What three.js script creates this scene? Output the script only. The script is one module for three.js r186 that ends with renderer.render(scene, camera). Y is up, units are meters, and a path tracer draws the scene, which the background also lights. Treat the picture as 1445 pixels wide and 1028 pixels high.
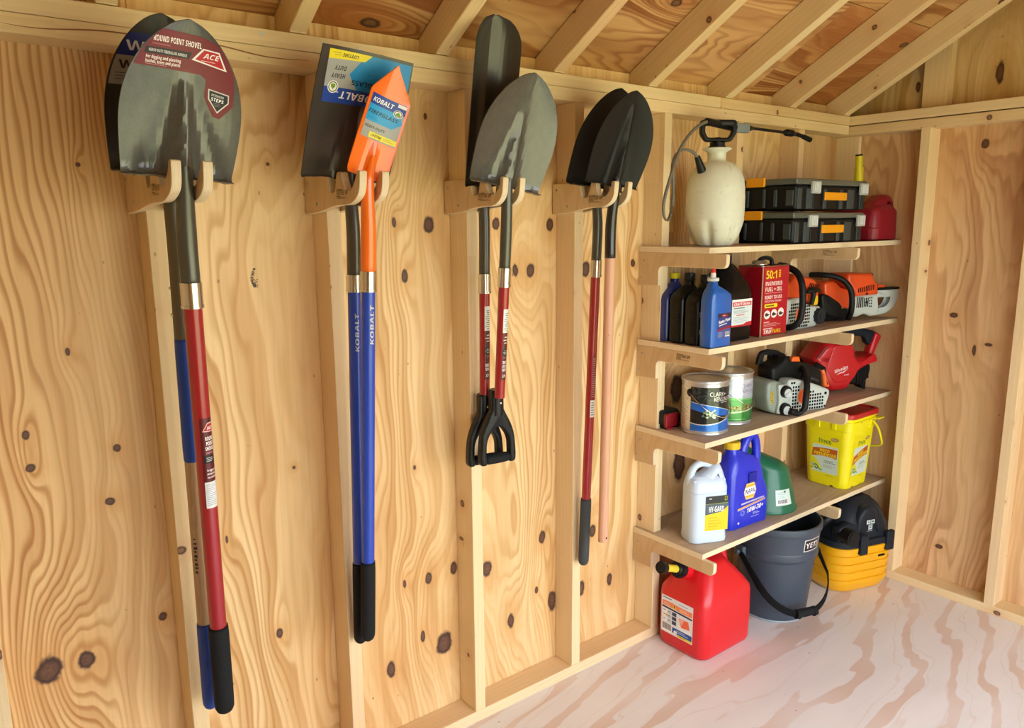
import * as THREE from 'three';
import { mergeGeometries, mergeVertices, toCreasedNormals } from 'three/addons/utils/BufferGeometryUtils.js';
import { RoundedBoxGeometry } from 'three/addons/geometries/RoundedBoxGeometry.js';
import { Brush, Evaluator, SUBTRACTION } from 'three-bvh-csg';

// ---------------------------------------------------------------- camera, sky, sun, exposure
const scene = new THREE.Scene();
const camera = new THREE.PerspectiveCamera(2 * Math.atan(514 / 1075.75) * 180 / Math.PI, 1445 / 1028, 0.05, 200);
{
  const yaw = 0.6606, pitch = -0.1818, roll = -0.0086;
  const F = new THREE.Vector3(Math.sin(yaw) * Math.cos(pitch), Math.sin(pitch), -Math.cos(yaw) * Math.cos(pitch));
  const R0 = new THREE.Vector3(Math.cos(yaw), 0, Math.sin(yaw)), U0 = R0.clone().cross(F);
  const U = U0.clone().multiplyScalar(Math.cos(roll)).addScaledVector(R0, -Math.sin(roll));
  camera.position.set(-3.2551, 1.5644, 1.8001);
  camera.up.copy(U);
  camera.lookAt(camera.position.clone().add(F));
}
const SKY = new THREE.Color(0.86, 0.92, 1.0);            // even bright overcast
scene.background = SKY;
scene.backgroundIntensity = 1;
const sun = new THREE.DirectionalLight(0xfff1dc, 5.0);   // hazy sun from behind the door wall's roof; it lights the lawn, not the floor
sun.position.set(-9, 14, -4);
sun.target.position.set(-2, 0, 4);
sun.shadow.radius = 8; sun.castShadow = true;
Object.assign(sun.shadow.camera, { left: -12, right: 12, top: 12, bottom: -12, near: 0.5, far: 60 });
scene.add(sun, sun.target);
const renderer = new THREE.WebGLRenderer({ antialias: true });
renderer.shadowMap.enabled = true;
renderer.toneMapping = THREE.LinearToneMapping;
renderer.toneMappingExposure = 6.3;

// ---------------------------------------------------------------- helpers
let seedState = 12345;
const rnd = () => { seedState = (seedState * 1664525 + 1013904223) >>> 0; return seedState / 4294967296; };
const usedNames = new Map();
function numbered(name) { const n = usedNames.get(name) || 0; usedNames.set(name, n + 1); return n ? name + '_' + String(n).padStart(3, '0') : name; }
function shade(o) { o.castShadow = true; o.receiveShadow = true; return o; }
function thing(name, label, category, pos = [0, 0, 0], turn = 0, group) {
  const o = new THREE.Group(); o.name = numbered(name); o.position.set(...pos); o.rotation.y = turn;
  o.userData = { label, category }; if (group) o.userData.group = group;
  scene.add(o); return o;
}
function setting(name, label) { const o = new THREE.Group(); o.name = name; o.userData = { label, kind: 'structure' }; scene.add(o); return o; }
function part(name, geo, mat, parent, pos, rot) {
  const g = Array.isArray(geo) ? merged(geo) : geo;
  const m = shade(new THREE.Mesh(g, mat)); m.name = parent.parent === scene || parent === scene ? name : name;
  if (pos) m.position.set(...pos); if (rot) m.rotation.set(...rot);
  parent.add(m); return m;
}
function merged(list) {
  const l = list.map((g) => { let q = g.index ? g.toNonIndexed() : g; for (const k of Object.keys(q.attributes)) if (!['position', 'normal', 'uv'].includes(k)) q.deleteAttribute(k); if (!q.attributes.uv) q.setAttribute('uv', new THREE.BufferAttribute(new Float32Array(q.attributes.position.count * 2), 2)); if (!q.attributes.normal) q.computeVertexNormals(); return q; });
  return mergeGeometries(l);
}
const V3 = (x, y, z) => new THREE.Vector3(x, y, z);
const clamp = (v, a, b) => Math.max(a, Math.min(b, v));
const sstep = (a, b, v) => { const t = clamp((v - a) / (b - a), 0, 1); return t * t * (3 - 2 * t); };
const lerp = (a, b, t) => a + (b - a) * t;
function interp(table, v) { // table [[v, a, b ...], ...] smooth (monotone enough) interpolation, clamped
  if (v <= table[0][0]) return table[0].slice(1);
  for (let i = 1; i < table.length; i++) if (v <= table[i][0]) {
    const p = table[i - 1], q = table[i], t = (v - p[0]) / (q[0] - p[0]), o = [], pp = table[i - 2] || p, qq = table[i + 1] || q;
    for (let k = 1; k < p.length; k++) {
      const m0 = pp === p ? (q[k] - p[k]) : (q[k] - pp[k]) / (q[0] - pp[0]) * (q[0] - p[0]), m1 = qq === q ? (q[k] - p[k]) : (qq[k] - p[k]) / (qq[0] - p[0]) * (q[0] - p[0]);
      const t2 = t * t, t3 = t2 * t;
      o.push((2 * t3 - 3 * t2 + 1) * p[k] + (t3 - 2 * t2 + t) * m0 + (-2 * t3 + 3 * t2) * q[k] + (t3 - t2) * m1);
    }
    return o;
  }
  return table[table.length - 1].slice(1);
}
const rbox = (w, h, d, r = 0.003, s = 2) => new RoundedBoxGeometry(w, h, d, s, Math.min(r, w / 2.01, h / 2.01, d / 2.01));
const at = (g, x, y, z, rx = 0, ry = 0, rz = 0) => { if (rx || ry || rz) g.applyMatrix4(new THREE.Matrix4().makeRotationFromEuler(new THREE.Euler(rx, ry, rz))); g.translate(x, y, z); return g; };
const cyl = (r0, r1, h, n = 28, open = false) => new THREE.CylinderGeometry(r1, r0, h, n, 1, open); // r0 at the bottom
const lathe = (pts, n = 48) => new THREE.LatheGeometry(pts.map(([r, y]) => new THREE.Vector2(Math.max(r, 1e-4), y)), n);
// tube along points with a radius per point, capped
function tube(points, radius, seg = 16, div = 6, closed = false) {
  const P = points.map((p) => V3(...p)), curve = new THREE.CatmullRomCurve3(P, closed, 'centripetal'), n = closed ? P.length * div : (P.length - 1) * div;
  const fr = curve.computeFrenetFrames(n, closed), pos = [], uv = [], idx = [];
  const R = (t) => { if (!Array.isArray(radius)) return radius; const f = t * (radius.length - 1), i = Math.min(Math.floor(f), radius.length - 2); return lerp(radius[i], radius[i + 1], f - i); };
  for (let i = 0; i <= n; i++) {
    const t = i / n, c = closed ? curve.getPoint(t) : curve.getPoint(t), N = fr.normals[i], B = fr.binormals[i], r = R(t);
    for (let j = 0; j <= seg; j++) { const a = j / seg * Math.PI * 2, p = c.clone().addScaledVector(N, Math.cos(a) * r).addScaledVector(B, Math.sin(a) * r); pos.push(p.x, p.y, p.z); uv.push(j / seg, t); }
  }
  for (let i = 0; i < n; i++) for (let j = 0; j < seg; j++) { const a = i * (seg + 1) + j, b = a + seg + 1; idx.push(a, a + 1, b, a + 1, b + 1, b); }
  if (!closed) for (const e of [0, n]) {
    const c = curve.getPoint(e / n), k = pos.length / 3; pos.push(c.x, c.y, c.z); uv.push(0.5, e / n);
    for (let j = 0; j < seg; j++) { const a = e * (seg + 1) + j; if (e) idx.push(k, a, a + 1); else idx.push(k, a + 1, a); }
  }
  const g = new THREE.BufferGeometry(); g.setAttribute('position', new THREE.Float32BufferAttribute(pos, 3)); g.setAttribute('uv', new THREE.Float32BufferAttribute(uv, 2)); g.setIndex(idx); g.computeVertexNormals();
  if (!closed) return g;
  return g;
}
// straight tapered stick between two points
function stick(a, b, r0, r1, seg = 20) {
  const A = V3(...a), B = V3(...b), d = B.clone().sub(A), g = new THREE.CylinderGeometry(r1, r0, d.length(), seg, 1);
  g.applyQuaternion(new THREE.Quaternion().setFromUnitVectors(V3(0, 1, 0), d.clone().normalize())); const m = A.add(B).multiplyScalar(0.5); g.translate(m.x, m.y, m.z); return g;
}
// superellipse-ish rounded rectangle ring
function ring(x0, x1, z0, z1, r, per = 6) {
  const o = []; r = Math.min(r, (x1 - x0) / 2 - 1e-4, (z1 - z0) / 2 - 1e-4);
  const C = [[x1 - r, z1 - r, 0], [x0 + r, z1 - r, 1], [x0 + r, z0 + r, 2], [x1 - r, z0 + r, 3]];
  for (const [cx, cz, q] of C) for (let i = 0; i <= per; i++) { const a = (q + i / per) * Math.PI / 2; o.push([cx + Math.cos(a) * r, cz + Math.sin(a) * r]); }
  return o;
}
// loft of rounded rectangles: rows [y, x0, x1, z0, z1, r]; capped
function loft(rows, { per = 6, caps = true, crease = 0.6, sub = 1, bend } = {}) {
  let R = rows;
  if (sub > 1) { R = []; for (let i = 0; i + 1 < rows.length; i++) for (let k = 0; k < sub; k++) R.push(interpRow(rows, i + k / sub)); R.push(rows[rows.length - 1]); }
  const rings = R.map(([y, x0, x1, z0, z1, r]) => ring(x0, x1, z0, z1, r, per).map(([x, z]) => { const p = V3(x, y, z); return bend ? bend(p) : p; }));
  const n = rings[0].length, pos = [], uv = [], idx = [];
  rings.forEach((q, i) => q.concat([q[0]]).forEach((p, j) => { pos.push(p.x, p.y, p.z); uv.push(j / n, i / (rings.length - 1)); }));
  for (let i = 0; i + 1 < rings.length; i++) for (let j = 0; j < n; j++) { const a = i * (n + 1) + j, b = a + n + 1; idx.push(a, b, a + 1, a + 1, b, b + 1); }
  if (caps) for (const e of [0, rings.length - 1]) {
    const q = rings[e], c = q.reduce((s, p) => s.add(p), V3(0, 0, 0)).multiplyScalar(1 / n), k = pos.length / 3; pos.push(c.x, c.y, c.z); uv.push(.5, .5);
    for (let j = 0; j < n; j++) { const a = e * (n + 1) + j; if (e) idx.push(k, a + 1, a); else idx.push(k, a, a + 1); }
  }
  const g = new THREE.BufferGeometry(); g.setAttribute('position', new THREE.Float32BufferAttribute(pos, 3)); g.setAttribute('uv', new THREE.Float32BufferAttribute(uv, 2)); g.setIndex(idx);
  return toCreasedNormals(g, crease);
}
function interpRow(rows, f) { const i = Math.floor(f), t = f - i, p = rows[i], q = rows[i + 1] || p, pp = rows[i - 1] || p, qq = rows[i + 2] || q; return p.map((_, k) => { const t2 = t * t, t3 = t2 * t, m0 = (q[k] - pp[k]) / 2, m1 = (qq[k] - p[k]) / 2; return (2 * t3 - 3 * t2 + 1) * p[k] + (t3 - 2 * t2 + t) * m0 + (-2 * t3 + 3 * t2) * q[k] + (t3 - t2) * m1; }); }
function shapeOf(pts, holes = [], smooth = false) {
  const mk = (C, p) => { const s = new C(); if (smooth === true) { const c = new THREE.CatmullRomCurve3(p.map(([x, y]) => V3(x, y, 0)), true, 'centripetal').getPoints(p.length * 5); s.setFromPoints(c.slice(0, -1).map((v) => new THREE.Vector2(v.x, v.y))); } else s.setFromPoints(p.map(([x, y]) => new THREE.Vector2(x, y))); return s; };
  const s = mk(THREE.Shape, pts); for (const h of holes) s.holes.push(mk(THREE.Path, h)); return s;
}
// polygon with its corners rounded: pts [x, y, r]
function roundPoly(pts, seg = 5) {
  const o = [], n = pts.length;
  for (let i = 0; i < n; i++) {
    const [x, y, r = 0] = pts[i], a = pts[(i + n - 1) % n], b = pts[(i + 1) % n];
    if (!r) { o.push([x, y]); continue; }
    const da = Math.hypot(a[0] - x, a[1] - y), db = Math.hypot(b[0] - x, b[1] - y), k = Math.min(r, da / 2.05, db / 2.05);
    const p = [x + (a[0] - x) / da * k, y + (a[1] - y) / da * k], q = [x + (b[0] - x) / db * k, y + (b[1] - y) / db * k];
    for (let j = 0; j <= seg; j++) { const t = j / seg; o.push([(1 - t) * (1 - t) * p[0] + 2 * t * (1 - t) * x + t * t * q[0], (1 - t) * (1 - t) * p[1] + 2 * t * (1 - t) * y + t * t * q[1]]); }
  }
  return o;
}
// extrude a shape by d, centred on z = 0, with a round bevel inside the outline
function slab(pts, d, bevel = 0, holes = [], opt = {}) {
  const g = new THREE.ExtrudeGeometry(shapeOf(pts, holes, opt.smooth), { depth: d - 2 * bevel, bevelEnabled: bevel > 0, bevelThickness: bevel, bevelSize: bevel, bevelOffset: -bevel, bevelSegments: opt.bs || 3, curveSegments: 10, steps: opt.steps || 1 });
  g.translate(0, 0, -d / 2 + bevel); return opt.flat ? g : toCreasedNormals(g, opt.crease || 0.7);
}
const evalr = new Evaluator(); evalr.useGroups = false; evalr.attributes = ['position', 'normal', 'uv'];
function cut(a, ...bs) { let r = new Brush(merged([a])); for (const b of bs) { const q = new Brush(merged([b])); r = evalr.evaluate(r, q, SUBTRACTION); } return r.geometry; }
const std = (color, roughness = 0.6, metalness = 0, extra = {}) => { const m = new THREE.MeshPhysicalMaterial({ color, roughness, metalness, ...extra }), c = m.color; if (c.r + c.g + c.b < .09 && metalness < .2) { m.specularIntensity = .4; m.clearcoat *= .5; } return m; };

// ---------------------------------------------------------------- noise and wood
const PERM = new Uint8Array(512), GX = new Float32Array(256), GY = new Float32Array(256);
{ const p = [...Array(256).keys()]; for (let i = 255; i > 0; i--) { const j = Math.floor(rnd() * (i + 1)); [p[i], p[j]] = [p[j], p[i]]; } for (let i = 0; i < 512; i++) PERM[i] = p[i & 255]; for (let i = 0; i < 256; i++) { const a = rnd() * 6.2832; GX[i] = Math.cos(a); GY[i] = Math.sin(a); } }
function nz(x, y) {
  const X = Math.floor(x), Y = Math.floor(y), fx = x - X, fy = y - Y, u = fx * fx * fx * (fx * (fx * 6 - 15) + 10), v = fy * fy * fy * (fy * (fy * 6 - 15) + 10), xi = X & 255, yi = Y & 255;
  const a = PERM[PERM[xi] + yi], b = PERM[PERM[xi + 1] + yi], c = PERM[PERM[xi] + yi + 1], d = PERM[PERM[xi + 1] + yi + 1];
  const n0 = GX[a] * fx + GY[a] * fy, n1 = GX[b] * (fx - 1) + GY[b] * fy, n2 = GX[c] * fx + GY[c] * (fy - 1), n3 = GX[d] * (fx - 1) + GY[d] * (fy - 1);
  return 1.4 * (n0 + u * (n1 - n0) + v * ((n2 + u * (n3 - n2)) - (n0 + u * (n1 - n0))));
}
const rgb = (h) => [(h >> 16) & 255, (h >> 8) & 255, h & 255];
function texFrom(w, h, fn) { // fn(x, y) in 0..1 (y up) writes sRGB into out
  const d = new Uint8Array(w * h * 4), out = [0, 0, 0];
  for (let j = 0; j < h; j++) for (let i = 0; i < w; i++) { fn((i + .5) / w, (j + .5) / h, out); const k = (j * w + i) * 4; d[k] = clamp(out[0], 0, 255); d[k + 1] = clamp(out[1], 0, 255); d[k + 2] = clamp(out[2], 0, 255); d[k + 3] = 255; }
  const t = new THREE.DataTexture(d, w, h, THREE.RGBAFormat); t.colorSpace = THREE.SRGBColorSpace; t.magFilter = t.minFilter = THREE.LinearFilter; t.wrapS = t.wrapT = THREE.RepeatWrapping; t.needsUpdate = true; return t;
}
// rotary-cut veneer: a = across the grain, b = along it, in metres. o: light, dark, deep colours; freq rings per metre; knots [a, b, ra, rb]
function veneer(W, H, px, o) {
  const L = rgb(o.light), D = rgb(o.dark), E = rgb(o.deep ?? o.dark), s = o.seed || 0, fr = o.freq ?? 12, kn = o.knots || [];
  return texFrom(Math.round(W * px), Math.round(H * px), (u, v, out) => {
    const a = (o.across === 'v' ? v * H : u * W), b = (o.across === 'v' ? u * W : v * H);
    const as = a + (o.skew || 0) * b; let F = fr * as * (o.lin ?? .6) + (o.wave ?? 2.6) * nz(as * (o.fa ?? 2.1) + s, b * (o.fb ?? .55) + s * 1.7) + (o.wig ?? .6) * nz(a * 7 + s, b * 1.7 - s) + .16 * nz(a * 26, b * 5 + s);
    let kd = 9, kr = 0, kx = 0, halo = 0;
    for (const k of kn) {
      const dx = a - k[0], dy = b - k[1]; if (Math.abs(dx) > .22 || Math.abs(dy) > .6) continue;
      const wob = 1 + .2 * nz(dx * 34 + k[0] * 9, dy * 34) + .08 * nz(dx * 120, dy * 120 + k[1]), q = Math.hypot(dx / (k[2] * wob), dy / (k[3] * wob)); if (q < kd) { kd = q; kx = dx; }
      const sz = Math.max(k[2], k[3]); F += .55 * (k[4] ?? 1.6) * Math.exp(-(dx * dx) / (sz * sz * 9) - (dy * dy) / (sz * sz * 60)); halo = Math.max(halo, Math.exp(-(q * q) / 14));
    }
    const t = F - Math.floor(F), w = (o.band ?? .5);
    let m;
    const F4f = F * 3.3;
    if (o.flat) { const q = F + .035 * nz(a * 60, b * 9 + s) + .05 * nz(a * 17 + s, b * 5), r = q - Math.floor(q), bw = o.flat + .10 * nz(a * 2 + s, b * 2.2); m = sstep(0, .022, r) * (1 - sstep(bw, bw + .02, r)) * (.8 + .6 * nz(a * 6, b * 3 + 5)); const q2 = .5 * F4f - Math.floor(.5 * F4f); m = Math.max(m, .35 * sstep(.5, .56, q2) * (1 - sstep(.56, .6, q2))); }
    else {
      const F4 = F * (o.fine ?? 4), t2 = F4 - Math.floor(F4), g1 = sstep(-.35, .35, nz(a * 3 + 40 + s, b * .8)), g2 = sstep(-.3, .4, nz(a * 4.2 - 17 + s, b * .9 - s));
      m = sstep(1 - w - .3, .86, t) * (1 - sstep(.86, 1, t)) * (.25 + .55 * g1) * (o.str ?? 1) + sstep(.35, .8, t2) * (1 - sstep(.8, 1, t2)) * (.12 + .42 * g2) * (o.fstr ?? 1);
    }
    const fib = nz(a * 260 + s, b * 7) * .5 + nz(a * 90, b * 3 + s) * .5, blot = nz(a * 2.2 + 9 + s, b * 1.1 + 3), bl2 = nz(a * 11 + 3, b * 3.1 + s);
    const g = (o.fib ?? 9) * fib + (o.blot ?? 7) * blot + 4 * bl2;
    for (let c = 0; c < 3; c++) { let q = lerp(L[c], D[c], clamp(m + .10 * fib, 0, 1)); q = lerp(q, E[c], clamp(.5 * halo + (o.tint ?? .25) * sstep(.1, .6, nz(a * 1.4 - s, b * .9 + 7)), 0, 1)); out[c] = q + g * (c === 2 ? 1.1 : 1); }
    if (o.grey) { const q = sstep(.25, .5, nz(a * 5 + 70, b * 1.3 + s)) * o.grey; for (let c = 0; c < 3; c++) out[c] = lerp(out[c], [188, 176, 150][c], q); }
    if (kd < 1.5) { const rim = Math.exp(-Math.pow((kd - .95) / .22, 2)), core = 1 - sstep(.8, 1.05, kd), K = o.knot || [112, 72, 48]; for (let c = 0; c < 3; c++) { out[c] = lerp(out[c], K[c] + 22 * nz(kd * 9 + kx * 40, kx * 120), core); out[c] = lerp(out[c], [52, 30, 22][c], .85 * rim); } }
    const sp = nz(a * 70 + 31 + s, b * 38); if (sp > .80) { const q = sstep(.80, .9, sp) * .5; out[0] = lerp(out[0], 110, q); out[1] = lerp(out[1], 72, q); out[2] = lerp(out[2], 44, q); }
  });
}
// ---------------------------------------------------------------- the shed itself
const D = 0.089, S = 0.038, H = 2.007, HP = H - 2 * S, SLOPE = 0.565, RIDGE = 1.105, ZF = 2.21, XE = -4.6;
const wallPal = { light: 0xecd0a0, dark: 0xc08a50, deep: 0xd49a58, freq: 15, wave: 2.4, fa: 2.0, fb: .5, band: .5, fib: 14, knot: [104, 68, 48] };
const KN = [[-3.122, .578, .024, .027, 2.6], [-3.046, .575, .015, .02, 2], [-3.109, 1.128, .006, .009, 1], [-3.108, 1.054, .008, .008, 1], [-2.937, 1.067, .007, .008, .8], [-2.963, .944, .009, .008, .8], [-3.013, 1.298, .004, .008, .8], [-2.876, .627, .008, .009, 1], [-2.954, 1.697, .004, .004, .5],
  [-2.591, .479, .008, .012, .8], [-2.541, 1.714, .004, .004, .5], [-2.523, .933, .004, .004, .4], [-2.71, .781, .003, .009, .5], [-2.084, 1.565, .014, .02, 2], [-2.196, 1.573, .006, .012, 1.6], [-2.168, 1.424, .009, .016, 1.6], [-2.085, 1.861, .005, .008, 1], [-2.119, .495, .01, .016, 1.4], [-2.204, .502, .005, .011, 1.4], [-2.26, .241, .012, .023, 1.8], [-2.069, .257, .024, .032, 2.4], [-2.027, .5, .011, .017, 1], [-2.146, .31, .007, .016, 1.4], [-2.156, .857, .004, .006, .4],
  [-1.711, 1.418, .014, .02, 1.8], [-1.771, 1.421, .01, .018, 1.4], [-1.628, 1.559, .012, .018, 1.6], [-1.844, 1.565, .012, .017, 1.4], [-1.663, .503, .012, .02, 1.6], [-1.801, .24, .012, .023, 1.8], [-1.898, .459, .017, .025, 1.6], [-1.689, .317, .006, .011, 1], [-1.617, .254, .016, .032, 1.8],
  [-1.47, 1.412, .016, .022, 1.6], [-1.24, 1.423, .01, .012, 1.2], [-1.478, .256, .014, .025, 1.4], [-1.332, .247, .011, .02, 1.6], [-1.423, .463, .013, .019, 1.6], [-1.249, 1.757, .006, .007, .8], [-.9, 1.75, .006, .012, 1.4], [-.62, 1.62, .012, .014, 1], [-.98, .93, .03, .05, 2], [-.95, .62, .03, .06, 2], [-.72, 1.0, .02, .05, 2]];
const SHEETS = [[-4.6, -2.83, { seed: 1.3, freq: 26, wave: 2.0, fb: .4, light: 0xe8c188, dark: 0xb0743a, fine: 4, str: .36, fstr: 1.3, wig: .4, knots: KN }], [-2.83, -1.584, { seed: 5.1, freq: 15, wave: 2.4, light: 0xeecb94, dark: 0xbc8444, str: .65, fstr: .9 }], [-1.584, -.36, { seed: 11.7, freq: 12, wave: 2.6, light: 0xf0cf9a, dark: 0xbe884a, str: .75, fstr: .9 }], [-.36, .089, { seed: 21.2, light: 0xd9b98a, dark: 0xb08452 }]];
const woodMat = (map, rough = .62, extra = {}) => new THREE.MeshPhysicalMaterial({ map, roughness: rough, ...extra });
function uvPlane(g, fu, fv) { const p = g.attributes.position, u = new Float32Array(p.count * 2); for (let i = 0; i < p.count; i++) { u[2 * i] = fu(p.getX(i), p.getY(i), p.getZ(i)); u[2 * i + 1] = fv(p.getX(i), p.getY(i), p.getZ(i)); } g.setAttribute('uv', new THREE.BufferAttribute(u, 2)); return g; }

// 2x4 lumber: one box, grain along its longest side
const lumberTex = [];
for (let i = 0; i < 5; i++) {
  const kn = []; for (let k = 0; k < [4, 2, 5, 3, 1][i]; k++) kn.push([.02 + rnd() * .14, .1 + rnd() * 2.2, .004 + rnd() * .006, .005 + rnd() * .006, .5]);
  lumberTex.push(veneer(.18, 2.4, [480, 480, 480, 480, 480][i], { seed: 31 + i * 7.3, light: [0xefd6a6, 0xead0a2, 0xf0d9ac, 0xe6cb9a, 0xecd0a2][i], dark: [0xdcb884, 0xd8b480, 0xdcbc8c, 0xd0a874, 0xdcb286][i], deep: 0xdcae80, freq: 60, lin: 1, wave: 1.4, fa: 3, fb: .25, band: .7, str: .35, fstr: .35, fib: 6, blot: 6, tint: .3, knots: kn, knot: [150, 110, 78] }));
}
const lumberMats = lumberTex.map((t) => woodMat(t, .66));
let lumberCount = 0;
function lumberUV(g, axis, ou, ov) {
  const p = g.attributes.position, n = g.attributes.normal, u = new Float32Array(p.count * 2);
  for (let i = 0; i < p.count; i++) { const q = [p.getX(i), p.getY(i), p.getZ(i)], N = [n.getX(i), n.getY(i), n.getZ(i)].map(Math.abs), o = [0, 1, 2].filter((k) => k !== axis), side = N[o[0]] > N[o[1]] ? o[1] : o[0]; u[2 * i] = (q[side] + ou + (side === o[0] ? .1 : 0)) / .18; u[2 * i + 1] = (q[axis] + ov) / 2.4; }
  g.setAttribute('uv', new THREE.BufferAttribute(u, 2)); return g;
}
function lumber(name, parent, x0, x1, y0, y1, z0, z1, variant) {
  const w = x1 - x0, h = y1 - y0, d = z1 - z0, axis = w > h && w > d ? 0 : h > d ? 1 : 2;
  const g = rbox(w, h, d, .0025, 1); lumberUV(g, axis, rnd(), rnd() * 2.4);
  const m = part(name, g, lumberMats[(variant ?? lumberCount++) % 5], parent, [(x0 + x1) / 2, (y0 + y1) / 2, (z0 + z1) / 2]); return m;
}
// small hardware on the framing
const nailMat = std(0x4a4238, .5, .6);

// floor
const floor = setting('floor', 'sanded plywood shed floor with pinkish brown grain streaks');
{
  const mk = (seed, knots) => woodMat(veneer(2.44, 1.22, 560, { across: 'v', seed, light: 0xeeebec, dark: 0xdfc9bd, deep: 0xe0d0c6, freq: 7, lin: .85, wave: 1.7, fa: 1.3, fb: .5, wig: .4, skew: .24, flat: .28, fib: 4, blot: 5, tint: .12, knots, knot: [176, 146, 128] }), .45, { clearcoat: .1, clearcoatRoughness: .45 });
  const ms = [mk(3.4, []), mk(9.8, [])];
  let k = 0;
  for (const [x0, x1, z0, z1] of [[-2.32, .089, -D, 1.13], [-4.6, -2.324, -D, 1.13], [-1.6, .089, 1.134, ZF + D], [-4.6, -1.604, 1.134, ZF + D]]) {
    const g = rbox(x1 - x0, .018, z1 - z0, .0015, 1); uvPlane(g, (x) => x / 2.44 + .5, (x, y, z) => z / 1.22 + .5);
    part('plywood_sheet', g, ms[k++ % 2], floor, [(x0 + x1) / 2, -.009, (z0 + z1) / 2]);
  }
  for (let i = 0; i < 5; i++) lumber('joist', floor, XE, .089, -.16, -.02, -D + i * .58, -D + i * .58 + S);
}
// long wall with the tools
const wallLeft = setting('wall_left', 'long plywood wall with exposed studs holding tools and shelves');
for (const [x0, x1, o] of SHEETS) {
  const W = x1 - x0, knots = KN.filter((k) => k[0] > x0 && k[0] < x1).map((k) => [k[0] - x0, k[1], k[2], k[3], k[4]]);
  const t = veneer(W, 2.07, 760, { ...wallPal, ...o, knots });
  const g = rbox(W - .002, 2.065, .012, .001, 1); uvPlane(g, (x) => x / W + .5, (x, y) => (y + 1.0325 - .005) / 2.07);
  part('plywood_sheet', g, woodMat(t, .58), wallLeft, [(x0 + x1) / 2, 1.0275, -D - .006]);
}
const STUDS = [-4.06, -3.65, -3.243, -2.849, -2.4335, -2.0129, -1.6026, -1.1911, -.785, -.378];
for (const x of STUDS) lumber('stud', wallLeft, x, x + S, S, HP, -D, 0);
lumber('bottom_plate', wallLeft, XE, 0, 0, S, -D, 0, 4);
lumber('top_plate', wallLeft, XE, -.002, HP, H - S, -D, 0, 0);
lumber('top_plate', wallLeft, XE, -.892, H - S + .0006, H, -D, 0, 2); lumber('top_plate', wallLeft, -.8908, -.002, H - S + .0006, H, -D, .0008, 3);
// grooved corner post
{
  const pts = [[-.052, -.0], [-.052, -.018]]; for (let i = 0; i < 8; i++) { const z = -.052 + .013 * i; pts.push([z + .0095, -.018], [z + .0105, -.0135], [z + .0125, -.0135], [z + .013, -.018]); } pts.push([.052, -.018], [.052, 0]);
  const g = new THREE.ExtrudeGeometry(shapeOf(pts), { depth: HP - S, bevelEnabled: false }); g.rotateX(-Math.PI / 2); g.rotateY(-Math.PI / 2); g.computeBoundingBox(); const c = g.boundingBox.getCenter(V3(0, 0, 0)); g.translate(-c.x, -c.y, -c.z);
  g.rotateY(Math.PI); lumberUV(g, 1, .1, .2); part('corner_post', g, lumberMats[1], wallLeft, [.072, (HP + S) / 2, -.037]);
}
// end wall with the gable
const wallRight = setting('wall_right', 'plywood end wall of the shed with studs and a gable');
{
  const kn = [[.511, 1.861, .012, .016, 1], [.537, 2.114, .012, .036, 2], [.236, 2.104, .008, .017, 1], [.456, 1.186, .013, .009, .8], [.546, 1.05, .006, .02, .8], [.596, 1.079, .012, .006, .6], [.486, .185, .013, .008, .8]];
  const t = veneer(1.22, 2.0, 640, { ...wallPal, seed: 44.3, light: 0xe3bd8c, dark: 0xb8865a, deep: 0xcf9a66, freq: 9, wave: 2.8, fa: 2.6, fb: .45, band: .5, str: .85, knots: kn.filter((k) => k[1] < 1.97) });
  const t2 = veneer(1.22, 1.0, 480, { ...wallPal, seed: 57.1, light: 0xdfc08a, dark: 0xb28a50, deep: 0xc2924c, freq: 7, wave: 2.4, grey: .5, knots: kn.filter((k) => k[1] > 1.97).map((k) => [k[0], k[1] - 1.97, k[2], k[3], k[4]]) });
  for (const [z0, z1] of [[-D - .012, 1.105], [1.107, ZF + D]]) { const W = z1 - z0, g = rbox(.012, 1.97, W, .001, 1); uvPlane(g, (x, y, z) => (z + (z0 + z1) / 2) / 1.22, (x, y) => (y + .985) / 2.0); part('plywood_sheet', g, woodMat(t, .58), wallRight, [D + .006, .98, (z0 + z1) / 2]); }
  const yr = 2.012 + SLOPE * RIDGE + .1;
  const gg = new THREE.ExtrudeGeometry(shapeOf([[-D - .012, 1.966], [-D - .012, 2.055], [RIDGE, yr], [ZF + D, 2.055], [ZF + D, 1.966]]), { depth: .012, bevelEnabled: false }); gg.rotateY(-Math.PI / 2); uvPlane(gg, (x, y, z) => z / 1.22, (x, y) => (y - 1.97) / 1.0); part('plywood_sheet', gg, woodMat(t2, .58), wallRight, [D + .012, 0, 0]);
  for (const z of [.303, .708, 1.086, 1.49, 1.9]) lumber('stud', wallRight, 0, D, S, HP, z, z + S);
  lumber('bottom_plate', wallRight, 0, D, 0, S, .001, ZF, 0); lumber('top_plate', wallRight, 0, D, HP - .004, H - S - .004, -D, ZF, 3); lumber('top_plate', wallRight, 0, D, H - S, H, -D, ZF, 1);
  // gable studs stand flat against the sheet, tops cut to the slope
  for (const [z, w] of [[.273, .1], [1.06, .09], [1.85, .09]]) {
    const top = (q) => 2.092 + SLOPE * (q < RIDGE ? q : 2 * RIDGE - q), g = new THREE.ExtrudeGeometry(shapeOf([[z, H], [z + w, H], [z + w, top(z + w)], [z, top(z)]]), { depth: S, bevelEnabled: false }); g.rotateY(-Math.PI / 2); g.translate(.089, 0, 0); lumberUV(g, 1, rnd(), rnd()); part('gable_stud', g, lumberMats[3], wallRight);
  }
}
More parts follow.
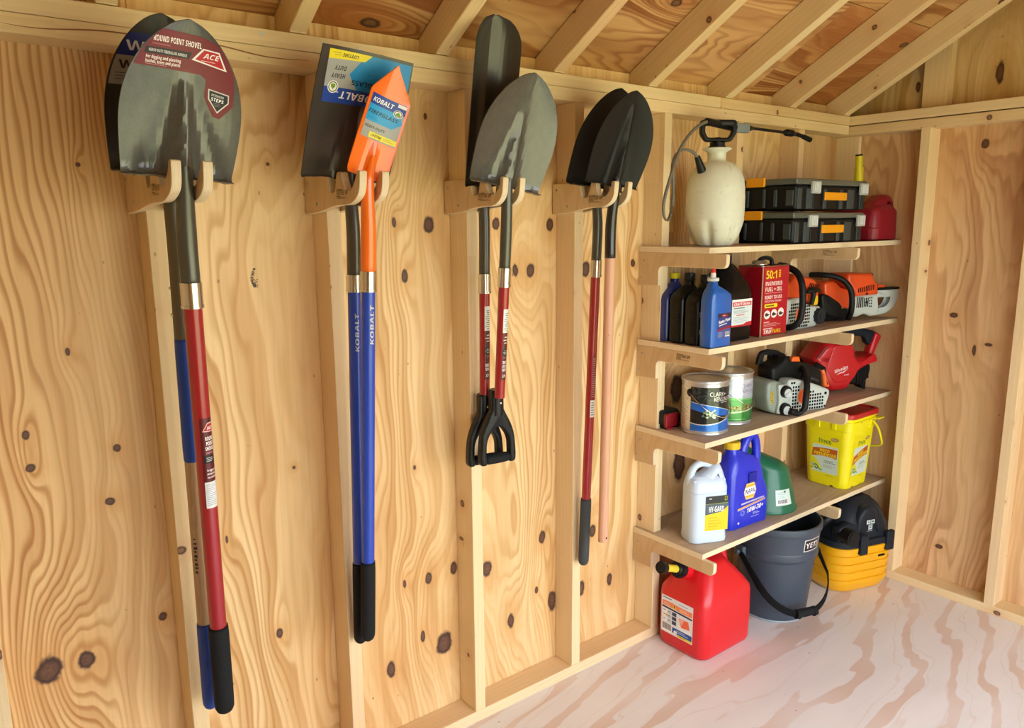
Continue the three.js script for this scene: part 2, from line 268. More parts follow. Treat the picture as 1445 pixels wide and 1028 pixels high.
// print, pitch and staples on the wood
const inkTex = (w, h, fn) => { const c = document.createElement('canvas'); c.width = w; c.height = h; const x = c.getContext('2d'); x.clearRect(0, 0, w, h); fn(x, w, h); const t = new THREE.CanvasTexture(c); t.colorSpace = THREE.SRGBColorSpace; return new THREE.MeshPhysicalMaterial({ map: t, roughness: .65, alphaTest: .5 }); };
{
  const scuff = inkTex(64, 128, (x, w, h) => { x.fillStyle = '#3c3832'; for (let i = 0; i < 90; i++) { const q = rnd(), a = 34 - 18 * Math.sin(q * 3) + rnd() * 12; x.fillRect(a, 6 + q * 112, 3 + rnd() * 9, 2.4); } for (let i = 0; i < 30; i++) x.fillRect(30 + rnd() * 24, 70 + rnd() * 44, 6, 2); });
  const g = new THREE.PlaneGeometry(.032, .054); part('scuff', g, scuff, wallLeft, [-2.597, 1.438, -D + .0007]);
  const streak = inkTex(1024, 64, (x, w, h) => { for (const [r, c] of [[9, '#a8764e'], [5, '#8a5a38']]) { x.fillStyle = c; for (let i = 0; i < w; i++) { const u = i / w, y = 30 + 14 * Math.sin(u * 7 + 1.2) + 6 * Math.sin(u * 17), k = Math.pow(Math.sin(Math.PI * clamp(u, .02, .98)), .5) * (.4 + .6 * Math.abs(Math.sin(u * 5.3 + .4))); x.fillRect(i, y - r * k * .5, 1.2, r * k); } } });
  part('pitch_streak', new THREE.PlaneGeometry(.62, .026), streak, wallLeft, [-2.77, 1.952, .0006]);
  for (const [px, py] of [[-2.5695, 1.9955], [-2.42, 1.994], [-2.327, 1.993]]) part('staple_tag', at(rbox(.012, .006, .0012, .0004, 1), 0, 0, 0, 0, 0, -.1), std(0xd8d8d4, .5), wallLeft, [px, py, .0011]);
}
// roof
const ceiling = setting('ceiling', 'open rafters under brown plywood roof sheets');
{
  const ang = Math.atan(SLOPE), pal = { across: 'u', light: 0xdcae76, dark: 0x955a2e, deep: 0xb4723c, freq: 10, wave: 3.0, fa: 2.3, fb: .6, band: .6, str: 1.3, fstr: 1.3, tint: .8, fib: 12, blot: 16, knot: [120, 84, 52] };
  // u runs up the slope (across the grain), v along the ridge
  const knR = [[.32, .6, .012, .02, 2.4], [.6, 1.5, .014, .024, 2.8], [.9, .9, .01, .02, 2], [.25, 1.75, .012, .02, 2], [.75, 2.1, .012, .022, 2.4], [1.0, .3, .014, .022, 2.4]];
  const rm = [veneer(1.22, 2.44, 420, { ...pal, seed: 66.4, knots: knR }), veneer(1.22, 2.44, 420, { ...pal, seed: 71.9, light: 0xd8ac74, knots: knR.map((k) => [1.22 - k[0], 2.3 - k[1], k[2], k[3], k[4]]) })].map((t) => woodMat(t, .66));
  for (const side of [0, 1]) { const g = rbox(-XE + .3, .006, 1.66, .001, 1); g.translate(0, .117, .44); g.rotateX(-ang); if (side) g.rotateY(Math.PI); part('roofing', g, nailMat, ceiling, [XE / 2, 2.012, side ? 2 * RIDGE : 0]); }
  let k = 0;
  for (const side of [0, 1]) for (const [s0, s1, cuts] of [[-.35, .42, [XE, -2.46, -.02, .15]], [.423, 1.27, [XE, -3.68, -1.24, .15]]]) for (let i = 0; i + 1 < cuts.length; i++) {
    const L = s1 - s0, W = cuts[i + 1] - cuts[i] - .003, g = rbox(W, .012, L, .001, 1); const sh = rnd();
    uvPlane(g, (x, y, z) => (z + L / 2) / 1.22 + sh, (x) => x / 2.44 + .5 + sh);
    g.translate(0, .0065 + .0888, (s0 + s1) / 2); g.rotateX(-ang); if (side) g.rotateY(Math.PI);
    const c = (cuts[i] + cuts[i + 1]) / 2; part('roof_sheet', g, rm[k++ % 2], ceiling, [side ? c : c, 2.012, side ? 2 * RIDGE : 0]);
  }
  const P = [[0, 2.012], [RIDGE - .019, 2.012 + SLOPE * (RIDGE - .019)], [RIDGE - .019, 2.113 + SLOPE * (RIDGE - .019)], [-D, 2.113 - SLOPE * D], [-D, 2.0085], [0, 2.0085]];
  [-.044, -.45, -.86, -1.272, -1.685, -2.098, -2.5, -2.905, -3.31, -3.72, -4.13, -4.55].forEach((x, i) => {
    for (const side of [0, 1]) {
      const g = new THREE.ExtrudeGeometry(shapeOf(P), { depth: S, bevelEnabled: true, bevelSize: .002, bevelThickness: .002, bevelOffset: -.002, bevelSegments: 1 }); g.rotateY(-Math.PI / 2); // shape x -> z, extrusion -> -x
      const q = g.clone(); q.rotateX(ang); lumberUV(q, 2, .3 * i, .7 * i); g.setAttribute('uv', q.attributes.uv);
      if (side) { g.scale(1, 1, -1); g.translate(0, 0, 2 * RIDGE); const ix = g.index; g.computeVertexNormals(); }
      part('rafter', g, lumberMats[i % 5], ceiling, [x + S, 0, 0]);
    }
  });
  for (const sd of [-1, 1]) { const g = rbox(-XE + .25, .004, .2, .001, 1); g.translate(0, 0, .1 * 1); g.rotateX(ang); if (sd < 0) g.rotateY(Math.PI); part('ridge_cap', g, nailMat, ceiling, [(XE + .15) / 2, 2.012 + SLOPE * RIDGE + .122, RIDGE]); }
  const grade = inkTex(256, 192, (x) => { x.fillStyle = '#4a3c24'; x.font = 'bold 52px sans-serif'; x.fillText('STAND', 8, 60); for (let i = 0; i < 7; i++) { x.fillRect(20 + i * 24, 80, 14, 26); x.fillRect(24 + i * 20, 118, 10, 28); } x.fillRect(8, 160, 230, 6); x.fillRect(170, 116, 50, 40); });
  const gp = new THREE.PlaneGeometry(.062, .046); gp.rotateY(-Math.PI / 2); gp.rotateX(-ang); part('grade_stamp', gp, grade, ceiling, [-.0449, 2.316, .428]);
  const small = inkTex(128, 64, (x) => { x.fillStyle = '#5a4a2c'; x.font = 'bold 44px sans-serif'; [10, 38, 66].forEach((q) => x.fillRect(q, 14, 18, 26)); x.fillRect(6, 52, 90, 4); }); for (const [x, y, z] of [[-1.6859, 2.036, -.052], [-1.2729, 2.036, -.05]]) { const q = new THREE.PlaneGeometry(.04, .02); q.rotateY(-Math.PI / 2); q.rotateX(-ang); part('grade_stamp', q, small, ceiling, [x, y, z]); }
  lumber('ridge_board', ceiling, XE, .08, 2.012 + SLOPE * (RIDGE - .019) - .03, 2.1 + SLOPE * RIDGE, RIDGE - .0185, RIDGE + .0185);
}
// the walls behind the camera: one with the open double door, one closed
const wallFront = setting('wall_front', 'plywood wall with the wide door opening');
const DOOR = [-2.95, -.42, 1.93];
{
  const m = woodMat(lumberTex[2], .6), panel = (x0, x1, y0, y1) => { const g = rbox(x1 - x0, y1 - y0, .012, .001, 1); uvPlane(g, (x) => x / 1.2, (x, y) => y / 2.4); part('plywood_sheet', g, m, wallFront, [(x0 + x1) / 2, (y0 + y1) / 2, ZF + D + .006]); };
  panel(XE, DOOR[0], 0, 2.06); panel(DOOR[1], .089, 0, 2.06); panel(DOOR[0], DOOR[1], DOOR[2], 2.06);
  for (const x of [-4.6, -4.2, -3.8, -3.4, DOOR[0] - S, DOOR[1]]) lumber('stud', wallFront, x, x + S, S, HP, ZF, ZF + D);
  lumber('bottom_plate', wallFront, XE, DOOR[0], 0, S, ZF, ZF + D); lumber('bottom_plate', wallFront, DOOR[1], 0, 0, S, ZF, ZF + D);
  lumber('top_plate', wallFront, XE, 0, HP, H - S, ZF, ZF + D); lumber('top_plate', wallFront, XE, 0, H - S + .0006, H, ZF, ZF + D);
}
const wallRear = setting('wall_rear', 'plywood end wall opposite the shelves');
{
  const g = rbox(.012, 2.0, ZF + 2 * D, .001, 1); uvPlane(g, (x, y, z) => z / 1.2, (x, y) => y / 2.4); part('plywood_sheet', g, woodMat(lumberTex[0], .6), wallRear, [XE - .006, 1, ZF / 2]);
  const gg = new THREE.ExtrudeGeometry(shapeOf([[-D, 2], [-D, 2.06], [RIDGE, 2.11 + SLOPE * RIDGE], [ZF + D, 2.06], [ZF + D, 2]]), { depth: .012, bevelEnabled: false }); gg.rotateY(-Math.PI / 2); part('plywood_sheet', gg, woodMat(lumberTex[0], .6), wallRear, [XE, 0, 0]);
}
// outside: the lawn the daylight bounces off
const lawn = setting('lawn', 'green lawn outside the door');
{
  const t = texFrom(512, 512, (u, v, out) => { const a = u * 8, q = nz(a * 2, v * 16) * .5 + nz(a * 9, v * 70) * .5; out[0] = 136 + 26 * q; out[1] = 138 + 28 * q; out[2] = 102 + 18 * q; });
  t.repeat.set(5, 5); const g = new THREE.PlaneGeometry(60, 60); g.rotateX(-Math.PI / 2); part('grass', g, woodMat(t, .9), lawn, [-2, -.3, 20]).userData.kind = 'stuff';
}
// ---------------------------------------------------------------- printed labels
function canvasTex(w, h, draw) {
  const c = document.createElement('canvas'); c.width = w; c.height = h; const x = c.getContext('2d'); draw(x, w, h);
  const t = new THREE.CanvasTexture(c); t.colorSpace = THREE.SRGBColorSpace; t.anisotropy = 4; return t;
}
function txt(x, s, px, py, size, color, { font = 'sans-serif', w, weight = 'bold', align = 'left', skew = 0, sx = 1, rot = 0, italic } = {}) {
  x.save(); x.translate(px, py); x.rotate(rot); x.transform(1, 0, skew, 1, 0, 0); x.font = `${italic ? 'italic ' : ''}${weight} ${size}px ${font}`; x.fillStyle = color; x.textAlign = align; x.textBaseline = 'middle';
  if (w) { const m = x.measureText(s).width; sx = w / m; } x.scale(sx, 1); x.fillText(s, 0, 0); x.restore();
}
const lines = (x, px, py, w, n, gap, color, h = 2) => { let q = 7; x.fillStyle = color; for (let i = 0; i < n; i++) { q = (q * 37 + 11) % 29; x.fillRect(px, py + i * gap, w * (.6 + .4 * q / 29), h); } };
const poly = (x, color, ...p) => { x.fillStyle = color; x.beginPath(); p.forEach(([a, b], i) => i ? x.lineTo(a, b) : x.moveTo(a, b)); x.closePath(); x.fill(); };
function barcode(x, px, py, w, h) { x.fillStyle = '#fff'; x.fillRect(px, py, w, h); x.fillStyle = '#15151a'; let q = 3; for (let i = px + 2; i < px + w - 2;) { q = (q * 29 + 7) % 31; const b = 1 + q % 3; x.fillRect(i, py + 2, b, h * .78); i += b + 1 + (q >> 2) % 3; } }
const printMat = (map, rough = .35, extra = {}) => new THREE.MeshPhysicalMaterial({ map, roughness: rough, ...extra });
const stickerMat = (map, rough = .35) => new THREE.MeshPhysicalMaterial({ map, roughness: rough, alphaTest: .5 });

// ---------------------------------------------------------------- hook brackets
const plyFace = woodMat(veneer(.4, .4, 640, { seed: 81, light: 0xd9bb8e, dark: 0xcba878, deep: 0xcfae80, freq: 9, band: .5, str: .5, fib: 6, blot: 5 }), .6);
const plyEdge = woodMat(texFrom(64, 128, (u, v, o) => { const k = Math.abs((u * 6) % 1 - .5) * 2, q = 8 * nz(u * 40, v * 90); o[0] = lerp(236, 222, k > .75 ? 1 : 0) + q; o[1] = lerp(218, 196, k > .75 ? 1 : 0) + q; o[2] = lerp(184, 156, k > .75 ? 1 : 0) + q; }), .62);
const stampTex = canvasTex(256, 96, (x) => { x.clearRect(0, 0, 256, 96); x.fillStyle = '#5a3d1c'; txt(x, 'SCOTTIHS', 6, 34, 60, '#5a3d1c', { w: 166 }); txt(x, 'UP', 190, 34, 60, '#5a3d1c', { w: 60 }); x.fillRect(4, 2, 120, 5); x.fillRect(6, 66, 88, 6); x.fillRect(4, 62, 6, 28); lines(x, 30, 76, 216, 2, 9, '#7a5a34', 4); });
const stampMat = stickerMat(stampTex, .6);
const screwMat = std(0xb9b4a8, .3, .9);
// outline in (z, y): extruded across x; two materials: broad face and edge
function plateGeo(pts, t) { // pts in (z, y), plate from x = 0 to x = t
  const g = slab(roundPoly(pts), t, .0012, [], { crease: .5, bs: 1 }); g.rotateY(-Math.PI / 2); // shape x -> z, depth -> -x
  const p = g.attributes.position, n = g.attributes.normal, u = new Float32Array(p.count * 2);
  const flat = Math.abs; for (let i = 0; i < p.count; i++) { const side = flat(n.getX(i)) < .75; u[2 * i] = side ? p.getX(i) / t : p.getZ(i) / .4; u[2 * i + 1] = p.getY(i) / .4; }
  g.setAttribute('uv', new THREE.BufferAttribute(u, 2));
  // groups: faces 0, edges 1
  const q = g.index ? g.toNonIndexed() : g, F = [], E = []; for (let i = 0; i < q.attributes.position.count; i += 3) (Math.abs(q.attributes.normal.getX(i)) + Math.abs(q.attributes.normal.getX(i + 1)) + Math.abs(q.attributes.normal.getX(i + 2)) < 2.2 ? E : F).push(i, i + 1, i + 2);
  q.setIndex([...F, ...E]); q.clearGroups(); q.addGroup(0, F.length, 0); q.addGroup(F.length, E.length, 1); q.translate(t / 2, 0, 0); return q;
}
function screw(parent, x, y, z) { const g = merged([at(lathe([[0, .0022], [.003, .0018], [.0042, .0006], [.0042, 0], [0, 0]], 16), 0, 0, 0), at(new THREE.BoxGeometry(.005, .0006, .001), 0, .0022, 0)]); g.rotateZ(Math.PI / 2); part('screw', g, screwMat, parent, [x, y, z]); }
const stampGeo = (w, h) => { const g = new THREE.PlaneGeometry(w, h); g.rotateY(-Math.PI / 2); return g; };
function hookBracket(i, label, hump, valley, tip) {
  const s = [STUDS[3], STUDS[4], STUDS[5], STUDS[6]][i], t = thing('tool_hook', label, 'hook', [s + S / 2, 1.593, -.085]);
  const vin = hump - .031, P = [[0, 0], [.085, .004, .03], [hump + .06, .018, .05], [valley + .085 + .012, .018, .03], [tip + .08, .04, .03], [tip + .086, .092, .012], [tip + .070, .092, .006], [Math.max(valley + .085 + .036, tip + .085 - .024), .074, .012], [valley + .085 + .014, .048, .02], [valley + .085 - .012, .048, .016], [valley + .085 - .026, .072, .01], [hump + .085 + .014, .094, .006], [hump + .085 - .008, .094, .006], [vin + .085 + .016, .072, .006], [vin + .085 + .010, .048, .010], [vin + .085 - .016, .048, .010], [vin + .085 - .022, .072, .006], [vin + .085 - .028, .094, .006], [0, .094]];
  for (const k of [-1, 1]) { const m = part('hook_plate', plateGeo(P, .018), [plyFace, plyEdge], t, [k < 0 ? -S / 2 - .0182 : S / 2 + .0002, 0, 0]); if (k < 0) { screw(m, -.001, .075, .02); screw(m, -.001, .024, .07); part('stamp', stampGeo(.062, .0235), stampMat, m, [-.0007, .043, [.265, .215, .198, .198][i]]); } }
  return t;
}
hookBracket(0, 'plywood hook pair holding the blue-grip and the red round-point shovels', .155, .225, .30);
hookBracket(1, 'plywood hook pair holding the square shovel and the orange shovel', .112, .160, .222);
hookBracket(2, 'plywood hook pair holding the two short shovels with loop grips', .103, .145, .195);
hookBracket(3, 'plywood hook pair holding the black-bladed shovel with the wooden handle', .10, .140, .192);

// ---------------------------------------------------------------- shovels
// blade surface in its own frame: y from the shoulder (0) to the tip (L), x across, z towards the room
function bladeFn(o) {
  const f = (u, v) => {
    const [w] = interp(o.w, clamp(v, 0, 1)), x = u * w, vv = clamp(v, 0, 1), q = clamp(1 - vv / o.re, 0, 1), h = o.ridge * Math.pow(q, .8) * sstep(0, .12, q), s = lerp(.005, o.rs, q);
    let xr = x - (o.xc || 0) * clamp(1 - vv / o.re, 0, 1), z = o.dish * u * u * (w / o.W) + (o.bow || 0) * Math.sin(vv * Math.PI) * -1 + h * Math.exp(-(xr / s) * (xr / s)), y = v * o.L + (o.shoulder || 0) * 0;
    if (o.groove) z -= o.groove * Math.exp(-Math.pow((Math.abs(xr) - s * 2.1) / (s * .8), 2)) * (1 - sstep(0, o.re, vv));
    return [x, y, z];
  };
  f.xc = o.xc || 0; return f;
}
function sheet(fn, nu, nv, th, { step = 0, stepW = .03 } = {}) {
  const rows = []; // front points
  if (step) for (let k = 6; k >= 1; k--) { const a = k / 6 * 2.6, row = []; for (let i = 0; i <= nu; i++) { const u = i / nu * 2 - 1, [x, y, z] = fn(u, 0), f = sstep(stepW * .6, stepW * 1.15, Math.abs(x - (fn.xc || 0))) * (1 - .35 * sstep(.93, 1, Math.abs(u))), wob = 1 + .14 * nz(x * 90, k * .3); row.push(V3(x, y - Math.sin(a) * step * .85 * wob * f - .0015 * k * (1 - f), z + (1 - Math.cos(a)) * step * f * wob)); } rows.push(row); }
  for (let j = 0; j <= nv; j++) { const row = []; for (let i = 0; i <= nu; i++) row.push(V3(...fn(i / nu * 2 - 1, j / nv))); rows.push(row); }
  return solid(rows, th);
}
function solid(rows, th) { // closed sheet of thickness th behind the given front rows
  const nj = rows.length, ni = rows[0].length, N = rows.map((r) => r.map(() => V3(0, 0, 0)));
  for (let j = 0; j + 1 < nj; j++) for (let i = 0; i + 1 < ni; i++) { const a = rows[j][i], b = rows[j][i + 1], c = rows[j + 1][i + 1], d = rows[j + 1][i], n = c.clone().sub(a).cross(d.clone().sub(b)); for (const [p, q] of [[j, i], [j, i + 1], [j + 1, i + 1], [j + 1, i]]) N[p][q].add(n); }
  const pos = [], uv = [], idx = [], F = (j, i) => j * ni + i, B = (j, i) => nj * ni + j * ni + i;
  for (const b of [0, 1]) for (let j = 0; j < nj; j++) for (let i = 0; i < ni; i++) { const p = rows[j][i].clone(); if (b) p.addScaledVector(N[j][i].lengthSq() > 0 ? N[j][i].clone().normalize() : V3(0, 0, 1), -th); pos.push(p.x, p.y, p.z); uv.push(i / (ni - 1), j / (nj - 1)); }
  for (let j = 0; j + 1 < nj; j++) for (let i = 0; i + 1 < ni; i++) { idx.push(F(j, i), F(j, i + 1), F(j + 1, i + 1), F(j, i), F(j + 1, i + 1), F(j + 1, i)); idx.push(B(j, i), B(j + 1, i + 1), B(j, i + 1), B(j, i), B(j + 1, i), B(j + 1, i + 1)); }
  for (let j = 0; j + 1 < nj; j++) { idx.push(F(j, 0), F(j + 1, 0), B(j, 0), B(j, 0), F(j + 1, 0), B(j + 1, 0)); const e = ni - 1; idx.push(F(j, e), B(j, e), F(j + 1, e), B(j, e), B(j + 1, e), F(j + 1, e)); }
  for (let i = 0; i + 1 < ni; i++) { idx.push(F(0, i), B(0, i), F(0, i + 1), B(0, i), B(0, i + 1), F(0, i + 1)); const e = nj - 1; idx.push(F(e, i), F(e, i + 1), B(e, i), B(e, i), F(e, i + 1), B(e, i + 1)); }
  const g = new THREE.BufferGeometry(); g.setAttribute('position', new THREE.Float32BufferAttribute(pos, 3)); g.setAttribute('uv', new THREE.Float32BufferAttribute(uv, 2)); g.setIndex(idx); return toCreasedNormals(g, .9);
}
// a printed film lying on the blade: u0..u1, v0..v1 of the blade surface, inside a mask drawn in its texture's alpha
function film(fn, x0, x1, y0, y1, o, off = .0007, flip = false) {
  const nu = 24, nv = 20, pos = [], uv = [], idx = [];
  for (let j = 0; j <= nv; j++) for (let i = 0; i <= nu; i++) { const y = lerp(y0, y1, j / nv), v = y / o.L, [w] = interp(o.w, clamp(v, 0, 1)), x = lerp(x0, x1, i / nu), [X, Y, Z] = fn(clamp(x / Math.max(w, 1e-4), -.97, .97), v); pos.push(X, Y, Z + off); uv.push(flip ? 1 - i / nu : i / nu, flip ? 1 - j / nv : j / nv); }
  for (let j = 0; j < nv; j++) for (let i = 0; i < nu; i++) { const a = j * (nu + 1) + i, b = a + nu + 1; idx.push(a, a + 1, b + 1, a, b + 1, b); }
  const g = new THREE.BufferGeometry(); g.setAttribute('position', new THREE.Float32BufferAttribute(pos, 3)); g.setAttribute('uv', new THREE.Float32BufferAttribute(uv, 2)); g.setIndex(idx); g.computeVertexNormals(); return g;
}
function frame(B, T, side = 0) { const y = V3(...T).sub(V3(...B)).normalize(), x = V3(1, 0, side).addScaledVector(y, -y.dot(V3(1, 0, side))).normalize(), z = x.clone().cross(y); return new THREE.Matrix4().makeBasis(x, y, z).setPosition(...B); }
// film wrapped round a straight handle from A to B (A lower), facing angle th0 (0 = +z, growing to +x), half width dth
function wrap(A, B, r, th0, dth, flipY = false) {
  const a = V3(...A), b = V3(...B), d = b.clone().sub(a), g = new THREE.CylinderGeometry(r, r, d.length(), 16, 1, true, th0 - dth, 2 * dth);
  if (flipY) { const u = g.attributes.uv; for (let i = 0; i < u.count; i++) u.setXY(i, 1 - u.getX(i), 1 - u.getY(i)); }
  g.applyQuaternion(new THREE.Quaternion().setFromUnitVectors(V3(0, 1, 0), d.normalize())); const m = a.add(b).multiplyScalar(.5); g.translate(m.x, m.y, m.z); return g;
}
const steelTex = texFrom(256, 256, (u, v, o) => { const q = 5 * nz(u * 60, v * 60) + 5 * nz(u * 14, v * 14); o[0] = 84 + q; o[1] = 85 + q; o[2] = 82 + q; });
const bladeGrey = new THREE.MeshPhysicalMaterial({ map: steelTex, roughness: .42, metalness: .35, clearcoat: .9, clearcoatRoughness: .13 });
const bladeDark = std(0x3c3a38, .4, .3, { clearcoat: .6, clearcoatRoughness: .2 });
const bladeBlack = std(0x191a1c, .5, .1, { clearcoat: .35, clearcoatRoughness: .3 });
const socketGrey = std(0x55544c, .38, .55, { clearcoat: .4, clearcoatRoughness: .2 });
const socketOlive = std(0x6f6a58, .5, .5);
const chrome = std(0xd6d6d2, .18, 1);
const redGlass = std(0xa21220, .32, 0, { clearcoat: .6, clearcoatRoughness: .08 });
const blueGlass = std(0x0e43ba, .36, 0, { clearcoat: .5, clearcoatRoughness: .15 });
const gripBlack = std(0x1c1e20, .75), plasticBlack = std(0x17181a, .42, 0, { clearcoat: .3, clearcoatRoughness: .3 });
const orangePaint = std(0xff7410, .32, 0, { clearcoat: .8, clearcoatRoughness: .12 });
const rubber = std(0x101012, .8);
const pt = (A, B, y) => { const t = (y - A[1]) / (B[1] - A[1]); return [lerp(A[0], B[0], t), y, lerp(A[2], B[2], t)]; };
// builds one tool; all points are in the room's metres, the group stands at the handle's lower end
function tool(name, label, category, o) {
  const { A, B } = o, base = pt(A, B, o.end), t = thing(name, label, category, base), off = (g) => { g.translate(-base[0], -base[1], -base[2]); return g; }, P = (n, g, m) => part(n, off(Array.isArray(g) ? merged(g) : g), m, t);
  const q = (y) => pt(A, B, y);
  o.blade.xc = A[0] - o.foot[0]; const fn = bladeFn(o.blade), M = frame(o.foot, o.tip, o.side || 0), bl = sheet(fn, 56, 40, .0022, { step: o.blade.step || 0, stepW: o.blade.stepW }); bl.applyMatrix4(M);
  const blade = P('blade', bl, o.bladeMat);
  const local = (y, z) => { const v = V3(o.blade.xc * clamp(1 - y / (o.blade.L * o.blade.re), 0, 1), y, z).applyMatrix4(M); return [v.x, v.y, v.z]; };
  for (const f of o.films || []) { const g = film(fn, f.x[0], f.x[1], f.y[0], f.y[1], o.blade, .0008, f.flip); g.applyMatrix4(M); part('sticker', off(g), f.mat, blade); }
  const R = o.r, L = o.blade.L, zr = o.blade.ridge;
  const sk = tube([local(L * .24, zr * .12), local(L * .12, zr * .34), local(.0, zr * .6), ...(o.neck || []), q(o.sock[0] - .03), q(o.sock[1])], o.sr || [.006, .0115, .0145, ...(o.neck || []).map(() => R * .96), R, R], 24, 7);
  P('socket', sk, o.sockMat);
  if (o.collar) P('ferrule', [stick(q(o.collar[1] - .0015), q(o.collar[0]), R + .0022, R + .0022, 28), stick(q(o.collar[1] - .003), q(o.collar[1] + .003), R + .0034, R + .0034, 28)], chrome);
  P('handle', o.handleGeo || stick(q(o.h[1]), q(o.h[0]), R * .96, R * .96, 32), o.handleMat);
  return { t, P, q, base, off };
}
const grip = (A, B, y0, y1, r) => { const p = (y) => pt(A, B, y), b = p(y1), s = []; for (const [f, k] of [[0, .55], [.02, .8], [.06, .97], [.14, 1], [.9, 1], [.97, .97], [1, .94]]) s.push([f, k]); const g = lathe([[0, 0], ...s.map(([f, k]) => [r * k, f * (y1 - y0)]), [0, y1 - y0]], 28); const d = V3(...b).sub(V3(...p(y0))).normalize(); g.applyQuaternion(new THREE.Quaternion().setFromUnitVectors(V3(0, 1, 0), d)); const o = p(y0); g.translate(...o); return g; };
// round-point outline (half width by height)
const roundW = (W, k = 1) => [[0, W * .93], [.15, W * .97], [.35, W], [.5, W * .97], [.65, W * .87], [.78, W * .70], [.87, W * .525], [.94, W * .33], [.98, W * .16], [.995, W * .06], [1, W * .01]];

// --- labels
const aceBlade = canvasTex(768, 640, (x, w, h) => {
  x.clearRect(0, 0, w, h); poly(x, '#7d1f2a', [90, 60], [200, 40], [470, 44], [600, 90], [680, 190], [720, 300], [724, 520], [640, 632], [590, 620], [520, 480], [522, 350], [480, 322], [20, 318]);
  txt(x, 'ROUND POINT SHOVEL', 140, 112, 58, '#fff', { w: 330 }); lines(x, 136, 148, 170, 1, 8, '#a8606a', 9);
  poly(x, '#1f1d20', [96, 180], [410, 172], [390, 222], [86, 228]); txt(x, 'HEAVY-DUTY FIBERGLASS HANDLE', 116, 202, 28, '#e8e8e8', { w: 262 });
  txt(x, 'For digging and planting', 100, 250, 32, '#fff', { w: 240 }); txt(x, 'bushes, trees and plants', 100, 282, 32, '#fff', { w: 238 }); lines(x, 100, 302, 200, 1, 8, '#d8a0a4', 3);
  poly(x, '#fff', [480, 126], [590, 132], [655, 262], [410, 222]); poly(x, '#c4182c', [488, 136], [584, 142], [636, 250], [434, 214]); txt(x, 'ACE', 486, 176, 54, '#fff', { w: 104, italic: true }); lines(x, 474, 212, 130, 1, 6, '#f0c8cc', 5);
  poly(x, '#ddd', [544, 412], [690, 436], [694, 500], [620, 590], [548, 490]); poly(x, '#1b1b1d', [552, 422], [682, 444], [686, 496], [619, 576], [557, 486]); txt(x, 'EXTENDED', 568, 452, 24, '#ddd', { w: 90, rot: .14 }); txt(x, 'STEPS', 568, 484, 36, '#fff', { w: 92, rot: .14 }); lines(x, 590, 514, 56, 3, 10, '#8a8a8a', 3);
});
const blueBlade = canvasTex(512, 384, (x, w, h) => { x.fillStyle = '#1f2f86'; x.fillRect(0, 0, w, 170); x.fillStyle = '#9a9a98'; x.fillRect(0, 170, w, 214); txt(x, 'W', 96, 96, 100, '#e6e8f4', { w: 96 }); txt(x, 'W', 60, 236, 84, '#16161a', { w: 76 }); lines(x, 40, 296, 300, 3, 22, '#55555a', 6); });
function kobaltDraw(x, w, h) {
  x.fillStyle = '#a7a9ab'; x.fillRect(0, 0, w, h); x.fillStyle = '#1b46a8'; x.fillRect(0, 0, w, h * .30);
  txt(x, 'KOBALT', w * .28, h * .17, h * .20, '#fff', { w: w * .50, skew: -.2 }); lines(x, w * .8, h * .2, w * .16, 1, 8, '#cfd8ee', 9);
  poly(x, '#1e93dc', [0, h * .30], [w * .58, h * .30], [w * .70, h * .58], [w * .52, h], [0, h]); txt(x, 'FIBERGLASS', w * .14, h * .44, h * .13, '#10182c', { w: w * .52 }); lines(x, w * .2, h * .58, w * .3, 2, h * .05, '#1565a8', 3);
  txt(x, 'HEAVY', w * .74, h * .52, h * .12, '#15161a', { w: w * .18, italic: true }); txt(x, 'DUTY', w * .74, h * .67, h * .12, '#15161a', { w: w * .15, italic: true });
  x.fillStyle = '#f4e32a'; poly(x, '#f4e32a', [w * .54, h * .86], [w, h * .82], [w, h], [w * .46, h]); txt(x, 'LIFETIME', w * .62, h * .92, h * .09, '#15161a', { w: w * .2, italic: true }); lines(x, w * .84, h * .9, w * .12, 2, h * .04, '#55501a', 3);
  x.fillStyle = '#f4f4ee'; x.beginPath(); x.arc(w * .88, h * .30, h * .12, 0, 7); x.fill(); x.fillStyle = '#222'; x.beginPath(); x.arc(w * .88, h * .30, h * .10, 0, 7); x.fill(); x.fillStyle = '#f4f4ee'; x.beginPath(); x.arc(w * .88, h * .30, h * .085, 0, 7); x.fill(); poly(x, '#6da02c', [w * .85, h * .31], [w * .88, h * .25], [w * .91, h * .31], [w * .905, h * .36], [w * .855, h * .36]);
}
const kobaltBlade = canvasTex(768, 448, kobaltDraw);
